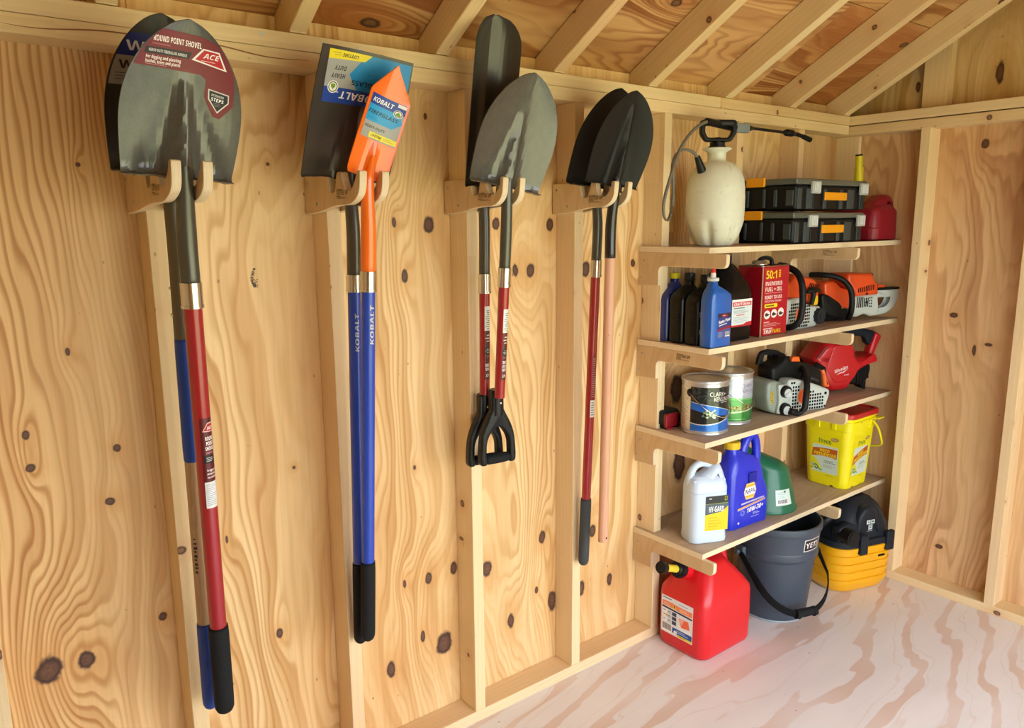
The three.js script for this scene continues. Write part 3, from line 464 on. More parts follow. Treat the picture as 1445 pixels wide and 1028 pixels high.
const kobaltSpade = canvasTex(384, 512, (x, w, h) => {
  x.fillStyle = '#a9abab'; x.fillRect(0, 0, w, h); x.fillStyle = '#1b3fa4'; x.fillRect(0, 0, w, h * .24); txt(x, 'KOBALT', 24, h * .13, 76, '#fff', { w: w * .62, skew: -.2 }); x.fillStyle = '#f2f2ee'; x.fillRect(w * .78, 6, w * .22, 40);
  poly(x, '#1fa3e6', [0, h * .24], [w * .9, h * .24], [w, h * .44], [w * .8, h * .62], [0, h * .62]); txt(x, 'FIBERGLASS', 6, h * .40, 62, '#10182c', { w: w * .86, italic: true }); lines(x, 20, h * .52, 140, 2, 16, '#1573b0', 4);
  txt(x, 'HEAVY-DUTY', 10, h * .74, 46, '#222', { w: w * .62, italic: true }); x.fillStyle = '#f2e42c'; x.fillRect(w * .25, h * .84, w * .75, h * .13); txt(x, 'LIFETIME', w * .3, h * .905, 40, '#18181a', { w: w * .32, italic: true }); lines(x, w * .66, h * .88, w * .28, 2, 18, '#8a7a10', 4);
  x.fillStyle = '#f2f2ee'; x.beginPath(); x.arc(w * .84, h * .24, 46, 0, 7); x.fill(); x.fillStyle = '#222'; x.beginPath(); x.arc(w * .84, h * .24, 40, 0, 7); x.fill(); x.fillStyle = '#f2f2ee'; x.beginPath(); x.arc(w * .84, h * .24, 33, 0, 7); x.fill(); poly(x, '#6da02c', [w * .77, h * .25], [w * .84, h * .19], [w * .91, h * .25], [w * .89, h * .29], [w * .79, h * .29]);
});
const kobaltWord = canvasTex(96, 512, (x, w, h) => { x.clearRect(0, 0, w, h); txt(x, 'KOBALT', w * .5, h * .98, 96, '#c9ccd2', { w: h * .95, rot: -Math.PI / 2, skew: -.15 }); });
const aceHandle = canvasTex(128, 768, (x, w, h) => {
  x.fillStyle = '#611820'; x.fillRect(0, 0, w, h); poly(x, '#e8c8c8', [20, 110], [70, 40], [128, 40], [128, 120]); poly(x, '#b01a2a', [30, 104], [72, 48], [128, 48], [128, 112]); txt(x, 'ACE', 62, 84, 40, '#fff', { w: 60, italic: true });
  txt(x, 'ROUND', 40, 170, 44, '#fff', { w: 84 }); txt(x, 'POINT', 46, 212, 44, '#fff', { w: 78 }); txt(x, 'SHOVEL', 36, 254, 44, '#fff', { w: 90 }); lines(x, 40, 284, 80, 2, 10, '#c89098', 4);
  x.fillStyle = '#1a181a'; x.fillRect(20, 310, 108, 70); lines(x, 40, 330, 80, 3, 14, '#ccc', 5); txt(x, 'For digging and', 36, 440, 24, '#fff', { w: 88 }); txt(x, 'planting bushes,', 36, 470, 24, '#fff', { w: 88 }); txt(x, 'trees and plants', 36, 500, 24, '#fff', { w: 88 });
  x.fillStyle = '#e4e6ea'; x.fillRect(8, 540, 120, 228); lines(x, 20, 560, 96, 12, 16, '#9aa0aa', 4);
});
const aceShort = (name) => canvasTex(112, 640, (x, w, h) => {
  x.fillStyle = '#5c1a20'; x.fillRect(0, 0, w, h); txt(x, 'ACE', 30, 40, 36, '#fff', { w: 56, italic: true }); lines(x, 24, 66, 70, 1, 4, '#c08088', 3);
  name.forEach((s, i) => txt(x, s, 22, 96 + i * 34, 36, '#fff', { w: 76 })); lines(x, 24, 200, 70, 2, 10, '#c08088', 3); x.fillStyle = '#1a181a'; x.fillRect(12, 222, 96, 66); lines(x, 24, 238, 74, 3, 14, '#c8c8c8', 5);
  lines(x, 20, 334, 80, 3, 26, '#f0e0e0', 9); x.fillStyle = '#e6e8e2'; x.fillRect(0, 430, w, 210); lines(x, 14, 446, 84, 10, 17, '#6a7268', 6);
});
const woodHandle = woodMat(veneer(.12, 1.2, 480, { seed: 91, light: 0xdca98a, dark: 0xcf9672, deep: 0xd8a27c, freq: 90, lin: 1, wave: .6, band: .6, str: .6, fib: 5, blot: 3 }), .5);
const ashHandle = woodMat(veneer(.12, 1.2, 320, { seed: 95, light: 0xbfa077, dark: 0x9a7a52, deep: 0xb09068, freq: 90, lin: 1, wave: .6, band: .6, str: .6, fib: 5, blot: 3 }), .5);

// --- 1 inner: digging shovel with long steel socket, blue collar and wooden handle
{
  const A = [-2.830, 1.66, .145], B = [-2.820, .45, .06], r = .0165;
  const blade = { L: .285, W: .105, w: roundW(.105), dish: .016, ridge: .02, re: .6, rs: .022, step: .009, stepW: .03 };
  const T = tool('digging_shovel', 'grey shovel with a blue and silver sticker, wooden handle and blue grip', 'shovel', { A, B, r, end: .437, blade, foot: [-2.837, 1.684, .120], tip: [-2.832, 1.945, .185], bladeMat: std(0x34322c, .5, .3, { clearcoat: .3, clearcoatRoughness: .3 }), sock: [1.59, 1.33], sockMat: socketOlive, h: [1.34, .66], handleMat: ashHandle, films: [{ x: [-.10, .09], y: [.15, .245], mat: printMat(blueBlade, .4) }] });
  T.P('sleeve', grip(A, B, 1.048, 1.335, r * 1.06), std(0x1a47a8, .45)); T.P('grip', grip(A, B, .437, .664, r * 1.1), std(0x1a3f98, .55));
  for (const y of [1.44, 1.385]) { const q = T.q(y); T.P('rivet', at(new THREE.SphereGeometry(.004, 12, 8), q[0] - r, q[1], q[2]), chrome); }
  const t = canvasTex(32, 256, (x, w, h) => { x.clearRect(0, 0, w, h); x.fillStyle = '#1a2248'; for (let i = 0; i < 9; i++) x.fillRect(5, 8 + i * 27, 9 + (i * 7) % 5, 8 + (i * 5) % 11); }); T.P('print', wrap(T.q(.79), T.q(.885), r * .965 + .0004, -.55, .6), stickerMat(t));
}
// --- 1 outer: round-point shovel with red handle
{
  const A = [-2.829, 1.66, .225], B = [-2.808, .46, .13], r = .0187;
  const blade = { L: .272, W: .108, w: roundW(.108), dish: .014, bow: .006, ridge: .032, re: .7, rs: .027, groove: .004, step: .011, stepW: .03 };
  const T = tool('round_point_shovel', 'big grey round-point shovel with a dark red sticker and long red handle', 'shovel', { A, B, r, end: .46, blade, foot: [-2.838, 1.670, .225], tip: [-2.818, 1.922, .312], bladeMat: bladeGrey, sock: [1.585, 1.45], sockMat: socketGrey, collar: [1.456, 1.408], h: [1.46, .68], handleMat: redGlass, films: [{ x: [-.094, .101], y: [.105, .258], mat: stickerMat(aceBlade, .4) }] });
  T.P('grip', grip(A, B, .46, .684, .0218), gripBlack); T.P('label', wrap(T.q(.976), T.q(1.176), r * .96 + .0005, .22, .8), printMat(aceHandle, .3));
}
// --- 2 inner: square shovel
{
  const A = [-2.414, 1.66, .107], B = [-2.413, .45, .032], r = .0165;
  const blade = { L: .285, W: .116, w: [[0, .112], [.3, .115], [.7, .116], [1, .112]], dish: .022, ridge: .024, re: .62, rs: .03, groove: .003, step: .004, stepW: .045 };
  const T = tool('square_shovel', 'dark square-bladed shovel with an upside-down label and blue handle', 'shovel', { A, B, r, end: .444, blade, foot: [-2.425, 1.681, .080], tip: [-2.405, 1.936, .182], bladeMat: bladeDark, sock: [1.59, 1.44], sockMat: socketGrey, collar: [1.447, 1.408], h: [1.45, .678], handleMat: blueGlass, films: [{ x: [-.092, .112], y: [.165, .278], mat: printMat(kobaltBlade, .35), flip: true }] });
  T.P('grip', grip(A, B, .444, .682, .0182), gripBlack); T.P('print', wrap(T.q(1.254), T.q(1.356), r * .96 + .0004, -.1, .42), stickerMat(kobaltWord, .3));
}
// --- 2 outer: orange trenching shovel
{
  const A = [-2.4145, 1.66, .190], B = [-2.4145, .45, .078], r = .0172;
  const blade = { L: .258, W: .052, w: [[0, .046], [.03, .05], [.10, .052], [.70, .052], [.735, .0518], [.75, .049], [.85, .0295], [.95, .0095], [1, .0006]], dish: .012, ridge: .016, re: .42, rs: .014, step: 0 };
  const T = tool('trenching_shovel', 'bright orange narrow pointed shovel with a sticker and blue handle', 'shovel', { A, B, r, end: .474, blade, foot: [-2.421, 1.673, .180], tip: [-2.346, 1.914, .226], bladeMat: orangePaint, sock: [1.58, 1.455], sockMat: orangePaint, collar: [1.459, 1.414], h: [1.46, .70], handleMat: blueGlass, sr: [.005, .0095, .0135, .0178, .0182], films: [{ x: [-.044, .047], y: [.085, .182], mat: printMat(kobaltSpade, .35) }] });
  T.P('grip', grip(A, B, .474, .706, .0192), gripBlack); T.P('print', wrap(T.q(1.281), T.q(1.383), r * .96 + .0004, .1, .42), stickerMat(kobaltWord, .3));
}
// D-handle: yoke and cross grip, in the plane across x; centre line at c, top at y1, bottom y0
function dHandle(T, A, B, y0, y1, r, turn) {
  const q = (y) => pt(A, B, y), c = q(y0), rot = new THREE.Matrix4().makeRotationY(turn).setPosition(c[0], 0, c[2]);
  const tr = (g) => g.applyMatrix4(rot), h = y1 - y0;
  const out = roundPoly([[-.0195, h], [.0195, h], [.02, h * .74], [.054, h * .45, .05], [.0595, h * .1, .02], [.057, 0, .012], [.036, 0, .008], [.038, h * .12], [.037, h * .36, .03], [.0, h * .56, .06], [-.037, h * .36, .03], [-.038, h * .12], [-.036, 0, .008], [-.057, 0, .012], [-.0595, h * .1, .02], [-.054, h * .45, .05], [-.02, h * .74]]);
  const yoke = at(slab(out, .03, .0085, [], { bs: 4 }), 0, y0, 0), sleeve = at(cyl(.021, .0195, h * .34, 28), 0, y1 - h * .17 + .002, 0);
  T.P('yoke', tr(merged([yoke, sleeve])), plasticBlack); T.P('cross_grip', tr(at(lathe([[0, -.042], [.0125, -.042], [.0145, -.03], [.0155, 0], [.0145, .03], [.0125, .042], [0, .042]], 24).rotateZ(Math.PI / 2), 0, y0 + .015, .0)), gripBlack);
  T.P('bolt', tr(at(new THREE.SphereGeometry(.0045, 14, 10), .003, y1 - h * .16, .0195)), chrome);
}
// --- 3 inner: long drain spade
{
  const A = [-1.994, 1.66, .06], B = [-1.994, 1.0, .045], r = .0155;
  const blade = { L: .425, W: .068, w: [[0, .066], [.3, .067], [.6, .067], [.84, .066], [.90, .060], [.95, .047], [.98, .032], [.995, .017], [1, .006]], dish: .034, ridge: .006, re: .5, rs: .016, step: .004, stepW: .03 };
  const T = tool('drain_spade', 'tall narrow dark steel spade with rounded end and short red handle', 'shovel', { A, B, r, end: .863, blade, foot: [-1.998, 1.675, .052], tip: [-2.004, 2.097, .135], side: .12, bladeMat: bladeDark, sock: [1.59, 1.42], sockMat: socketGrey, collar: [1.427, 1.376], h: [1.43, 1.06], handleMat: redGlass });
  dHandle(T, A, B, .868, 1.078, r, -.12); T.P('label', wrap(T.q(1.125), T.q(1.337), r * .96 + .0005, .0, .62, true), printMat(aceShort(['DRAIN', 'SPADE']), .3));
}
// --- 3 outer: short round-point shovel
{
  const A = [-1.993, 1.66, .165], B = [-1.986, 1.0, .101], r = .0155;
  const blade = { L: .283, W: .128, w: roundW(.128), dish: .018, bow: .004, ridge: .031, re: .72, rs: .027, groove: .004, step: .011, stepW: .03 };
  const T = tool('round_point_shovel', 'grey round-point shovel without sticker, with short red handle', 'shovel', { A, B, r, end: .876, blade, foot: [-1.998, 1.675, .146], tip: [-1.957, 1.928, .232], bladeMat: bladeGrey, sock: [1.59, 1.44], sockMat: socketGrey, collar: [1.448, 1.399], h: [1.45, 1.08], handleMat: redGlass });
  dHandle(T, A, B, .88, 1.098, r, -.12); T.P('label', wrap(T.q(1.134), T.q(1.336), r * .96 + .0005, .1, .62, true), printMat(aceShort(['ROUND', 'POINT', 'SHOVEL']), .3));
}
// --- 4 inner: shovel behind
{
  const A = [-1.583, 1.66, .088], B = [-1.583, .45, .034], r = .0155;
  const blade = { L: .283, W: .130, w: roundW(.130), dish: .016, ridge: .02, re: .66, rs: .022, step: .011, stepW: .03 };
  const T = tool('round_point_shovel', 'dark shovel half hidden behind the black one, thin red handle', 'shovel', { A, B, r, end: .426, blade, foot: [-1.59, 1.686, .064], tip: [-1.562, 1.936, .15], bladeMat: bladeBlack, sock: [1.59, 1.45], sockMat: socketGrey, collar: [1.452, 1.403], h: [1.45, .66], handleMat: redGlass });
  T.P('grip', grip(A, B, .426, .664, .0182), std(0x3a3f42, .7)); const t = canvasTex(96, 512, (x, w, h) => { x.fillStyle = '#8a1c26'; x.fillRect(0, 0, w, h); lines(x, 20, 30, 66, 18, 18, '#c0a0a2', 5); x.fillStyle = '#e2e4e0'; x.fillRect(0, 370, w, 142); lines(x, 14, 388, 70, 6, 20, '#777', 6); }); T.P('label', wrap(T.q(.948), T.q(1.154), r * .96 + .0005, -.1, .62), printMat(t, .3));
}
// --- 4 outer: black shovel with wooden handle
{
  const A = [-1.583, 1.66, .142], B = [-1.583, .5, .124], r = .0165;
  const blade = { L: .266, W: .118, w: roundW(.118), dish: .016, ridge: .030, re: .95, rs: .017, groove: .003, step: .005, stepW: .034 };
  const T = tool('round_point_shovel', 'matte black shovel with a plain pinkish wooden handle', 'shovel', { A, B, r, end: .538, blade, foot: [-1.598, 1.684, .142], tip: [-1.574, 1.932, .228], bladeMat: bladeBlack, sock: [1.59, 1.46], sockMat: std(0x14161a, .3, .2, { clearcoat: .6, clearcoatRoughness: .15 }), h: [1.47, .54], handleMat: woodHandle });
  const q = T.q(.556); T.P('hole', at(cyl(.003, .003, .0335, 12).rotateX(Math.PI / 2), q[0], q[1], q[2]), rubber);
}
// ---------------------------------------------------------------- shelves and their brackets
const shelfTop = woodMat(veneer(1.3, .34, 520, { across: 'v', seed: 101, light: 0xcbb69c, dark: 0xb59a7c, deep: 0xc0a88a, freq: 10, wave: 2.2, band: .4, str: .7, fib: 6, blot: 8 }), .6);
const shelfEdge = woodMat(texFrom(512, 32, (u, v, o) => { const k = (v * 3) % 1, q = 7 * nz(u * 60, v * 20) + 6 * nz(u * 9, v * 3), d = k > .9 ? .93 : 1; o[0] = (236 + q) * d; o[1] = (217 + q) * d; o[2] = (180 + q) * d; }), .62);
const SH = [[1.4825, .2195], [1.149, .2315], [.8255, .2325], [.4258, .239]];
const shelfNames = ['plywood top shelf carrying the sprayer and the organizer cases', 'plywood shelf second from the top, carrying bottles and two orange saws', 'plywood shelf carrying the two paint cans and the red blower', 'plywood lowest shelf carrying the jugs and the yellow bucket'];
SH.forEach(([y, zf], i) => {
  const x0 = -1.21, x1 = .085, zb = -.0865, n = .0015, pts = [[x0, zf], [x0, zb]];
  for (const s of [STUDS[7], STUDS[8], STUDS[9]]) pts.push([s - n - .0, zb], [s - n, n], [s + S + n, n], [s + S + n, zb]);
  pts.push([.05, zb], [.05, .018], [x1, .018], [x1, zf]);
  const t = thing('shelf_board', shelfNames[i], 'shelf', [0, y - .019, 0]);
  const g = new THREE.ExtrudeGeometry(shapeOf(pts.map(([x, z]) => [x, -z])), { depth: .019, bevelEnabled: false }); g.rotateX(-Math.PI / 2); // shape y -> -z, depth -> y
  uvPlane(g, (x) => x / 1.3, (x, yy, z) => (z + .1) / .34); const p = g.attributes.position, nn = g.attributes.normal, u = g.attributes.uv, F = [], E = [];
  for (let k = 0; k < p.count; k += 3) { const up = Math.abs(nn.getY(k)) > .5; for (let j = k; j < k + 3; j++) { (up ? F : E).push(j); if (!up) u.setXY(j, (Math.abs(nn.getX(j)) > .5 ? p.getZ(j) : p.getX(j)) / 1.0, p.getY(j) / .019); } }
  g.setIndex([...F, ...E]); g.clearGroups(); g.addGroup(0, F.length, 0); g.addGroup(F.length, E.length, 1);
  part('board', g, [shelfTop, shelfEdge], t);
});
const which = ['top', 'second', 'third', 'lowest'];
SH.forEach(([y], i) => [7, 9].forEach((s) => {
  const P = [[0, 0], [0, -.118, .004], [.0925, -.116, .004], [.0925, -.048, .022], [.376, -.047, .024], [.376, 0, .008]];
  const t = thing('shelf_bracket', `plywood bracket under the ${which[i]} shelf at its ${s === 7 ? 'open end near the tools' : 'end near the corner'}`, 'bracket', [STUDS[s] - .0184, y - .0192, -.0885]);
  part('bracket_plate', plateGeo(P, .018), [plyFace, plyEdge], t);
  screw(t, -.001, -.03, .025); screw(t, -.001, -.09, .012);
  if ((s === 7 && i === 1) || (s === 9 && i === 0)) part('stamp', stampGeo(.062, .0235), stampMat, t, [-.0007, -.022, s === 7 ? .215 : .262]);
}));
// ---------------------------------------------------------------- things on the top shelf
const quadGeo = (a, b, c, d, n = 1) => { // a lower left, b lower right, c upper right, d upper left
  const g = new THREE.BufferGeometry(), pos = [], uv = [], idx = []; const L = (p, q, t) => p.map((v, i) => v + (q[i] - v) * t);
  for (let j = 0; j <= n; j++) for (let i = 0; i <= n; i++) { pos.push(...L(L(a, b, i / n), L(d, c, i / n), j / n)); uv.push(i / n, j / n); }
  for (let j = 0; j < n; j++) for (let i = 0; i < n; i++) { const k = j * (n + 1) + i; idx.push(k, k + 1, k + n + 2, k, k + n + 2, k + n + 1); }
  g.setAttribute('position', new THREE.Float32BufferAttribute(pos, 3)); g.setAttribute('uv', new THREE.Float32BufferAttribute(uv, 2)); g.setIndex(idx); g.computeVertexNormals(); return g;
};
const frontLabel = (x0, x1, y0, y1, z) => quadGeo([x0, y0, z], [x1, y0, z], [x1, y1, z], [x0, y1, z]);
const sideLabel = (z0, z1, y0, y1, x) => quadGeo([x, y0, z0], [x, y0, z1], [x, y1, z1], [x, y1, z0]);   // faces -x
const YS = [1.4825, 1.149, .8255, .4258];
const glossBlack = std(0x111214, .3, 0, { clearcoat: .6, clearcoatRoughness: .12 });
// pump sprayer
{
  const t = thing('pump_sprayer', 'round translucent white pump sprayer with black handle, hose and wand', 'sprayer', [-1.045, YS[0] + .0005, .108]);
  const milk = new THREE.MeshPhysicalMaterial({ map: texFrom(256, 256, (u, v, o) => { const q = nz(u * 14, v * 14) * 3 + nz(u * 60, v * 40) * 3, sp = sstep(.55, .8, nz(u * 30 + 9, v * 26)) * 26; o[0] = 224 + q - sp; o[1] = 226 + q - sp; o[2] = 208 + q - sp * 1.1; }), roughness: .45, transmission: 0, sheen: 0 });
  const prof = [[.0, 0], [.055, .0], [.066, .006], [.078, .026], [.088, .05], [.0955, .075], [.0985, .088], [.0985, .096], [.0972, .099], [.0985, .102], [.0985, .112], [.0995, .114], [.0995, .172], [.0985, .174], [.0985, .186], [.0972, .189], [.0985, .192], [.098, .198], [.094, .222], [.086, .246], [.073, .266], [.056, .279], [.04, .284], [.0315, .287], [.0305, .296], [.0305, .31], [.033, .317], [.042, .322], [.0485, .325], [.0485, .329], [.044, .33], [.0, .33]];
  const g = lathe(prof, 72), p = g.attributes.position; // petalled foot
  for (let i = 0; i < p.count; i++) { const y = p.getY(i), a = Math.atan2(p.getX(i), p.getZ(i)), k = (1 - sstep(.01, .11, y)), f = 1 - .27 * k * Math.pow(.5 + .5 * Math.cos(a * 6 + .4), 5) * sstep(0, .01, Math.hypot(p.getX(i), p.getZ(i))); p.setX(i, p.getX(i) * f); p.setZ(i, p.getZ(i) * f); }
  g.computeVertexNormals(); part('tank', g, milk, t);
  part('pump_cap', [at(cyl(.0255, .0255, .02, 32), 0, .338, 0), at(cyl(.03, .03, .006, 32), 0, .333, 0), at(cyl(.012, .012, .03, 20), 0, .35, 0)], plasticBlack, t);
  const hp = roundPoly([[-.044, .015, .01], [.044, .015, .01], [.063, .042, .01], [.063, .088, .014], [-.063, .088, .014], [-.063, .042, .01]]), hole = roundPoly([[-.036, .029, .008], [.036, .029, .008], [.046, .046, .008], [.046, .068, .008], [-.046, .068, .008], [-.046, .046, .008]]);
  part('pump_handle', at(slab(hp, .026, .006, [hole]), 0, .335, 0, 0, -.6, 0), plasticBlack, t);
  const W = (x, y, dz = 0) => [x + 1.045, y - YS[0] - .0005, .0 + dz];
  part('hose', tube([[-1.075, 1.896, .0], [-1.117, 1.893, .004], [-1.187, 1.861, .01], [-1.256, 1.798, .016], [-1.304, 1.709, .02], [-1.334, 1.62, .02], [-1.325, 1.58, .018], [-1.306, 1.57, .012], [-1.286, 1.584, .006], [-1.267, 1.632, 0], [-1.2625, 1.699, -.004], [-1.2655, 1.744, -.006], [-1.249, 1.783, -.006], [-1.21, 1.8, -.004], [-1.17, 1.793, 0], [-1.15, 1.777, .002]].map(([x, y, z]) => W(x, y, z)), 0.0055, 12, 6), new THREE.MeshPhysicalMaterial({ map: (() => { const q = texFrom(32, 64, (u, v, o) => { const k = ((u * 4 + v * 8) % 1) < .5 ? 1 : 0, m = ((u * 4 - v * 8 + 8) % 1) < .5 ? 1 : 0; const c = 92 + 44 * (k ^ m); o[0] = c; o[1] = c - 2; o[2] = c - 10; }); q.repeat.set(1, 24); return q; })(), roughness: .4 }), t);
  const a = W(-1.152, 1.78, .002), b = W(-1.124, 1.733, .002); part('hose_nut', [stick(a, b, .0095, .0155, 24)], plasticBlack, t); part('hose_fitting', stick(b, W(-1.112, 1.716, .002), .012, .013, 20), std(0xe6e6dc, .4), t);
  const wand = part('wand', [stick(W(-1.11, 1.896, .002), W(-.96, 1.886, .004), .012, .014, 20), stick(W(-.885, 1.888, .004), W(-.855, 1.8905, .004), .013, .0065, 20), stick(W(-.86, 1.8905, .004), W(-.65, 1.889, .004), .0052, .0052, 14), stick(W(-.66, 1.8895, .004), W(-.645, 1.8895, .004), .007, .0125, 18), stick(W(-.645, 1.8895, .004), W(-.61, 1.889, .004), .0125, .0125, 18), stick(W(-.61, 1.889, .004), W(-.595, 1.8885, .004), .0125, .008, 18), tube([W(-.6, 1.8885, .004), W(-.57, 1.886, .006), W(-.535, 1.879, .01)], .0075, 14, 6), stick(W(-.54, 1.8805, .009), W(-.5, 1.871, .014), .009, .01, 18)], plasticBlack, t);
  part('wand_grip', at(rbox(.078, .032, .026, .006, 3), ...W(-.923, 1.8868, .004), 0, 0, .02), std(0x7d888c, .5), wand);
}
// two stacked organizer cases
const lidClear = std(0x8a9086, .2, 0, { transmission: .55, thickness: 0, opacity: 1, clearcoat: .3 });
const caseBlack = std(0x17191b, .48, 0, { clearcoat: .25, clearcoatRoughness: .3 }), caseGrey = std(0x3c4648, .5), latchMetal = std(0xb8bdba, .35, .1), caseYellow = std(0xf2a413, .42);
function organizer(label, x, y) {
  const t = thing('organizer_case', label, 'organizer', [x, y, .065], 0, 'stacked organizer cases'), W = .5, Dp = .296, Hh = .1155;
  part('tray', [at(rbox(W - .012, .088, Dp - .012, .008, 3), 0, .0465, 0), ...[[-1, -1], [1, -1], [-1, 1], [1, 1]].map(([a, b]) => at(rbox(.05, .088, .05, .012, 3), a * (W / 2 - .028), .0465, b * (Dp / 2 - .028)))], caseBlack, t);
  // ribs and panels on the faces
  const ribs = []; for (const [cx, w] of [[-.225, .026], [-.155, .05], [-.055, .022], [.06, .022], [.13, .05], [.215, .03]]) ribs.push(at(rbox(w, .074, .008, .003, 2), cx, .042, Dp / 2 - .004));
  for (const [cz, w] of [[-.118, .01], [-.06, .012], [.012, .012], [.06, .014], [.12, .03]]) ribs.push(at(rbox(.008, .07 - Math.abs(cz) * .12, w, .003, 2), -W / 2 + .004, .044, cz));
  part('ribs', ribs, caseGrey, t);
  const lid = part('lid', [at(rbox(W, .022, Dp, .006, 3), 0, .1035, 0)], lidClear, t);
  part('insert', at(rbox(W - .03, .012, Dp - .03, .003, 2), 0, .0955, 0), std(0x26282a, .6), t);
  for (const [lx] of [[-.13], [.215]]) { const l = part('latch', [at(rbox(.058, .045, .012, .004, 3), lx, .083, Dp / 2 + .004)], latchMetal, t); part('latch_ribs', [-.016, -.005, .006, .017].map((q) => at(rbox(.006, .034, .004, .0015, 1), lx + q, .084, Dp / 2 + .0108)), std(0xd8dcdc, .3), l); part('hinge_strip', at(rbox(.014, .055, .006, .002, 1), lx - .004, .034, Dp / 2 + .001), glossBlack, t); }
  part('label_plate', at(rbox(.158, .03, .005, .0025, 2), .012, .0525, Dp / 2 + .003), caseYellow, t);
  const c = part('side_clip', [at(rbox(.012, .034, .079, .004, 3), -W / 2 - .005, .1035, -.0205), at(rbox(.016, .008, .02, .003, 2), -W / 2 - .004, .117, -.036), at(rbox(.016, .008, .02, .003, 2), -W / 2 - .004, .117, -.008)], caseYellow, t);
  return t;
}
organizer('black organizer case with yellow clip, the lower of the two stacked', -.475, YS[0] + .0008);
organizer('black organizer case with yellow clip, stacked on the other one', -.468, YS[0] + .0008 + .1216);
// dull red can beside the organizer cases
{
  const t = thing('gas_can', 'faded dull red fuel can with upright yellow spout beside the organizer cases', 'fuel can', [-.018, YS[0] + .0005, .1]);
  const m = std(0x8f1226, .5, 0, { clearcoat: .15, clearcoatRoughness: .4 });
  const body = loft([[0, -.09, .09, -.095, .095, .03], [.006, -.1, .1, -.108, .108, .034], [.05, -.1005, .1005, -.109, .109, .036], [.053, -.0985, .0985, -.107, .107, .036], [.06, -.1, .1, -.108, .108, .036], [.118, -.099, .099, -.107, .107, .036], [.128, -.095, .095, -.103, .103, .036], [.14, -.078, .09, -.09, .095, .036], [.150, -.05, .075, -.08, .08, .034], [.152, 0, .05, -.03, .03, .02]], { per: 7 });
  part('tank', body, m, t);
  part('grip', at(slab(roundPoly([[-.08, .125, .01], [-.05, .162, .02], [.015, .192, .02], [.06, .19, .02], [.088, .165, .02], [.099, .115, .01]]), .07, .016, [roundPoly([[.0, .148, .01], [.025, .177, .01], [.058, .175, .01], [.085, .148, .008], [.085, .136, .006], [.02, .136, .008]])]), 0, 0, .05), m, t);
  part('collar', at(cyl(.027, .026, .04, 28), -.028, .16, -.02), plasticBlack, t);
  part('spout', [stick([-.018, .175, -.02], [-.028, .30, -.02], .0175, .0175, 24), stick([-.0278, .298, -.02], [-.0285, .303, -.02], .019, .019, 24), stick([-.0285, .30, -.02], [-.034, .352, -.02], .0148, .0142, 24)], std(0xdacb12, .4), t);
  part('spout_tip', stick([-.034, .352, -.02], [-.0346, .358, -.02], .0146, .0146, 24), rubber, t);
}
// ---------------------------------------------------------------- things on the second shelf
// flat quart bottle: long side along x, neck towards nx
function quart(name, label, pos, w, d, h, neckX, mat, capMat, { capH = .022, cr = .0165, group, sh = .62, turn = 0, ribs } = {}) {
  const t = thing(name, label, 'bottle', pos, turn, group), a = w / 2, b = d / 2;
  const rows = [[0, -a + .006, a - .006, -b + .006, b - .006, .010], [.003, -a + .001, a - .001, -b + .001, b - .001, .012], [.012, -a, a, -b, b, .014], [h * sh * .5, -a, a, -b, b, .014], [h * sh, -a, a, -b, b, .014], [h * (sh + .06), -a + .004, a - .003, -b + .001, b - .001, .015]];
  const yn = h - capH - .012; for (let i = 1; i <= 6; i++) { const q = i / 6, y = lerp(h * (sh + .06), yn, q), e = Math.pow(q, 1.15), f = Math.pow(q, 2.2); rows.push([y, lerp(-a + .004, neckX - cr, e), lerp(a - .003, neckX + cr, e), lerp(-b, -cr, f), lerp(b, cr, f), lerp(.015, cr, q)]); }
  rows.push([h - capH, neckX - cr * .92, neckX + cr * .92, -cr * .92, cr * .92, cr]);
  part('body', loft(rows, { per: 6, crease: .8 }), mat, t);
  if (ribs) { const g = []; for (let i = 0; i < 16; i++) g.push(at(rbox(.005, .004, d * .26, .0015, 1), -a - .0005, .03 + i * (h * sh - .04) / 16, d * .12)); part('grip_ribs', g, mat, t); }
  return { t, cap: (r, hh, y = h - capH) => { const kn = []; for (let i = 0; i < 24; i++) { const q = i / 24 * 6.2832; kn.push(at(rbox(.0016, hh * .8, .0016, .0005, 1), neckX + Math.cos(q) * r, y + hh / 2, Math.sin(q) * r, 0, -q, 0)); } return part('cap', [at(lathe([[0, 0], [r, 0], [r, hh - .003], [r - .003, hh], [0, hh]], 28), neckX, y, 0), ...kn], capMat, t); } };
}
const oilBlack = std(0x0a0b0c, .34, 0, { clearcoat: .3, clearcoatRoughness: .12 }), deepBlue = std(0x142a7a, .35, 0, { clearcoat: .4, clearcoatRoughness: .2 });
quart('oil_bottle', 'dark blue flat bottle with a yellow screw cap', [-1.133, YS[1] + .0005, -.002], .108, .062, .238, .02, deepBlue, std(0xe2d41c, .4), { capH: .02 }).cap(.0175, .021);
{ const q = quart('oil_bottle', 'glossy black bottle next to the dark blue one', [-1.136, YS[1] + .0005, .068], .108, .062, .242, .02, oilBlack, glossBlack, { capH: .03, ribs: true }); q.cap(.0175, .03); }
{ const q = quart('oil_bottle', 'glossy black bottle with white print behind the bright blue bottle', [-1.137, YS[1] + .0005, .137], .108, .062, .238, .02, oilBlack, glossBlack, { capH: .03, ribs: true }); q.cap(.0175, .03); part('print', frontLabel(-.048, .02, .03, .12, .0318), printMat(canvasTex(128, 160, (x, w, h) => { x.fillStyle = '#0c0d0e'; x.fillRect(0, 0, w, h); x.fillStyle = '#dfe3e4'; x.fillRect(2, 6, 50, 34); x.fillRect(2, 112, 46, 30); lines(x, 6, 52, 60, 5, 10, '#9aa0a2', 4); })), q.t); }
